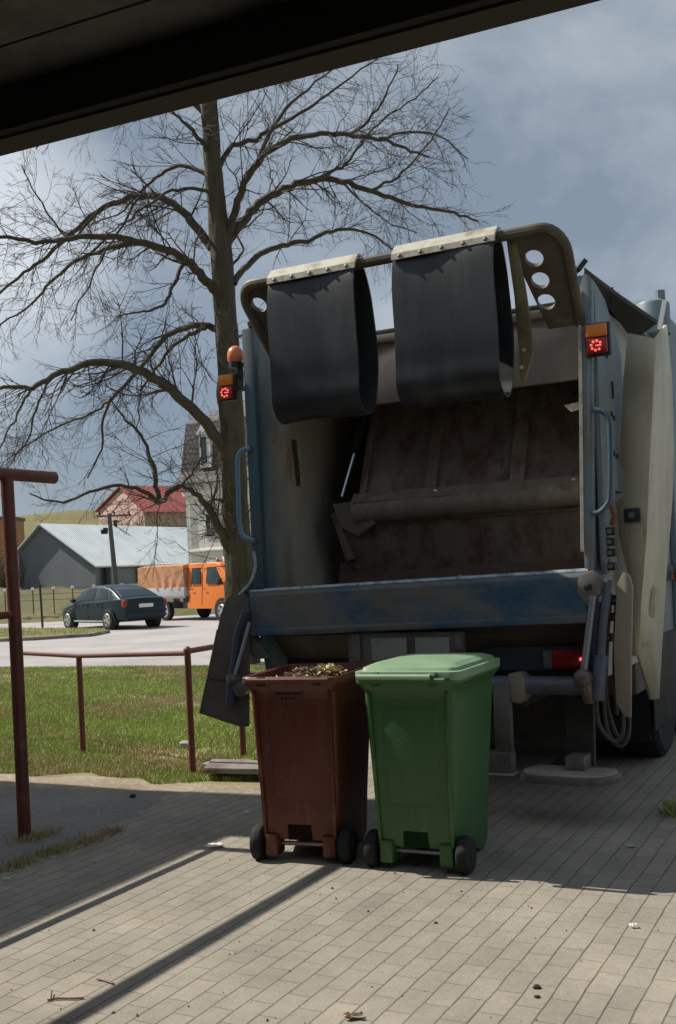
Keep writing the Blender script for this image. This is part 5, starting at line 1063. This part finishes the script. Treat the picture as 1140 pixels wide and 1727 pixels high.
# ------------------------------------------------------------------ small things on the ground and in the hopper
sq = G(388,1297); mb = MB(); mb.prism([G(346,1300)-sq, G(352,1284)-sq, G(470,1280)-sq, G(475,1300)-sq], (0,0,.012)); mb2 = MB()
cs = []
for x, y in ((343,1296),(357,1281),(455,1281),(455,1298)): p_ = G(x, y, .10)-sq; cs.append(Vector((p_.x,p_.y,.06)))
mb2.prism(cs, (0,0,.045)); tag(mb2.build('paving_slab', M['slab'], None, bevel=.008), 'loose reddish grey slab lying behind the brown bin', 'slab').location = sq
for i, x in enumerate((355,440)):
    p_ = G(x+5,1300); mb = MB(); mb.box(-.09,.09,-.06,.06,0,.058); o = mb.build('brick', M['slab'], None, bevel=.006); o.location = p_+Vector((0,.05,0)); o.rotation_euler = (0,0,-.4); tag(o, ('brick propping the left end of the loose slab','brick propping the hidden right end of the loose slab')[i], 'brick', 'bricks under the slab')
def stone(px, py, r, m, name, label, cat, sq_=(1,1,.6)):
    p_ = G(px, py); bm = bmesh.new(); bmesh.ops.create_icosphere(bm, subdivisions=2, radius=r); rr_ = random.Random(int(px*7+py))
    for v in bm.verts: v.co = Vector((v.co.x*sq_[0], v.co.y*sq_[1], v.co.z*sq_[2]))*rr_.uniform(.78,1.15)
    me = bpy.data.meshes.new(name); bm.to_mesh(me); bm.free(); me.materials.append(m); me.shade_smooth(); me.set_sharp_from_angle(angle=R(40)); o = bpy.data.objects.new(name, me); COL.objects.link(o); o.location = p_+Vector((0,0,r*sq_[2]*.6+.006)); return tag(o, label, cat)
stone(316,1262,.075, mk('grey_stone', (.34,.31,.27), .9, var=.2), 'stone', 'grey stone in the grass beside the rail post', 'stone')
stone(224,1346,.028, M['dark'], 'pebble', 'dark lump on the shaded paving beside the lawn', 'pebble')
stone(906,1561+125,.012, M['dark'], 'pebble', 'small dark pebble on sunlit paving near the picture foot', 'pebble')
stone(735,1620-60,.010, M['dark'], 'pebble', 'tiny dark pebble on sunlit paving below the green bin', 'pebble')
stone(905,1670,.016, M['dark'], 'pebble', 'dark clod on the sunlit paving right of centre', 'pebble')
def scrap(px, py, w, h, m, name, label, cat, z=.012, rz=0.):
    rr_ = random.Random(int(px+py)); n_ = 7; mb = MB(); vs = []
    for j in range(n_):
        for i in range(n_):
            x = (i/(n_-1)-.5)*w; y = (j/(n_-1)-.5)*h; k = 1+.25*math.sin(i*2.1+j*1.7+px); vs.append((x*k, y*(1+.2*math.cos(i+px)), .006+.010*abs(math.sin(i*1.3+py)*math.cos(j*1.1+px))))
    mb.add(vs, [(j*n_+i, j*n_+i+1, (j+1)*n_+i+1, (j+1)*n_+i) for j in range(n_-1) for i in range(n_-1)])
    o = mb.build(name, m, None); o.location = G(px, py)+Vector((0,0,z)); o.rotation_euler = (0,0,rz); return tag(o, label, cat)
scrap(364,1431,.075,.075, M['white'], 'paper_and_sun_scrap', 'crumpled white scrap at the corner of the shaded paving', 'litter', rz=.3)
scrap(1068,1568,.03,.02, M['white'], 'paper_and_sun_scrap', 'tiny white scrap on sunlit paving at the far right', 'litter')
scrap(1066,1432,.06,.03, mk('sun_patch', (.4,.38,.34), .7), 'paper_and_sun_scrap', 'small pale patch of painted sunlight right of the green bin', 'litter')  # pale sheet that paints a sunlit patch onto the shaded paving
scrap(10,1488,.035,.02, M['white'], 'paper_and_sun_scrap', 'tiny white scrap on shaded paving at the far left', 'litter')
scrap(596,1722,.06,.035, M['leafdark'], 'dead_leaf', 'dark curled dead leaf at the bottom of the picture', 'leaf')
scrap(416,1374,.025,.02, M['white'], 'paper_and_sun_scrap', 'tiny white scrap in shade beside the brown bin', 'litter')
for i, (pts, lab) in enumerate((([(80,1693),(100,1690),(122,1690),(142,1689)], 'thin reddish twig on the sunlit paving at bottom left'), ([(164,1657),(176,1659),(192,1665)], 'short broken twig on the sunlit paving above a longer twig'))):
    g0 = G(*pts[0]); mb = MB(); mb.tube(spline([G(x, y)-g0+Vector((0,0,.014)) for x, y in pts], 3), .004, 6)
    if i == 0: mb.tube([G(86,1691)-g0+Vector((0,0,.014)), G(88,1680)-g0+Vector((0,0,.02))], .003, 5)
    o = mb.build('twig', M['rail'], None); o.location = g0; tag(o, lab, 'twig')
def lit(u, v, z, s, m, name, label):
    rr_ = random.Random(int(u*-100+z*31)); mb = MB(); pts = [Vector((rr_.uniform(-1,1)*s, rr_.uniform(-.5,.5)*s, rr_.uniform(-.4,.8)*s)) for _ in range(9)]
    bm = bmesh.new(); [bm.verts.new(p_) for p_ in pts]; bmesh.ops.convex_hull(bm, input=bm.verts); me = bpy.data.meshes.new(name); bm.to_mesh(me); bm.free(); me.materials.append(m)
    o = bpy.data.objects.new(name, me); COL.objects.link(o); o.location = LW(u, v, z); return tag(o, label, 'rubbish')
q = LP(665,979,.25); lit(q.x, .3, q.z-.03, .06, M['red'], 'plastic_wrapper', 'red plastic wrapper showing above the hopper sill')
q = LP(783,972,.25); lit(q.x, .3, q.z-.05, .09, mk('grey_bag', (.25,.3,.33), .5), 'plastic_bag', 'pale grey plastic bag just above the hopper sill')
q = LP(836,867,.8); lit(q.x, .80, 1.985, .035, M['white'], 'crumpled_paper', 'white crumpled paper on the sweep plate edge inside hopper')
q = LP(800,872,.8); lit(q.x, .80, 1.97, .03, M['straw'], 'food_scrap', 'beige scraps beside white paper on the sweep plate')
q = LP(905,858,.8); lit(q.x, .80, 1.985, .08, M['beam'], 'dirt_clod', 'dark dirt clod on the right part of the sweep plate')
q = LP(734,829,.62); lit(q.x, .62, q.z, .022, M['white'], 'paper_chip', 'white paper chip stuck to the packer beam')
q = LP(966,809,.65); lit(q.x, .68, q.z, .02, M['white'], 'paper_chip', 'white paper chip near the right end of packer beam')
for (x, y, v, w, h) in ((967,686,.20,.06,.03),(848,656,-.22,.03,.05)):  # pale tabs painting in sun-caught spots at the flange and flap end
    q = LP(x, y, v); mb = MB(); mb.prism([q+Vector((-w,0,h/2)), q+Vector((w,0,h)), q+Vector((w,0,-h/2)), q+Vector((-w*.3,0,-h))], (0,.01,0)); tp(mb, 'sunlit_tab', 'strip')
# crumbs of soil and leaf blown over the paving
mb = MB(); rr_ = random.Random(77)
for _ in range(220):
    u, v = rr_.uniform(-2.4, 1.2), rr_.uniform(-4.0, -.6); p_ = LW(u, v, .0095); s_ = rr_.uniform(.0015,.006)*(1.8 if rr_.random() < .08 else 1); a = rr_.uniform(0, 6.28)
    c_, d_ = Vector((math.cos(a), math.sin(a), 0))*s_, Vector((-math.sin(a), math.cos(a), 0))*s_*.6
    mb.add([p_-c_, p_-d_, p_+c_, p_+d_, p_+Vector((0,0,s_*.9))], [(0,1,4),(1,2,4),(2,3,4),(3,0,4)])
tag(mb.build('soil_crumbs', mk('soil_crumb', (.12,.095,.07), .9, var=.5, scale=3), None, smooth=False, fix=False), 'crumbs of soil and dry leaf scattered over the paving', 'crumbs', kind='stuff')
hp = MB(); r3 = random.Random(31)
for _ in range(150):
    u = -1.92+1.88*r3.random()**.7; c_ = LW(u, r3.uniform(.785,.88), 1.972+r3.uniform(0,.035)*(1.5 if u > -.9 else .6)); s_ = r3.uniform(.008,.032)
    a = Vector((r3.gauss(0,1), r3.gauss(0,1), r3.gauss(0,.6))).normalized()*s_; b_ = a.orthogonal().normalized()*s_*.6; n_ = a.cross(b_).normalized()*s_*.5
    hp.add([c_-a, c_-b_, c_+a, c_+b_, c_+n_, c_-n_], [(0,1,4),(1,2,4),(2,3,4),(3,0,4),(1,0,5),(2,1,5),(3,2,5),(0,3,5)])
tag(hp.build('hopper_debris', mk('hopper_dirt', (.13,.10,.08), .9, var=.6, scale=6), None, smooth=False, fix=False), 'dirt and rubbish crumbs lying along the sweep plate in the hopper', 'debris', kind='stuff')
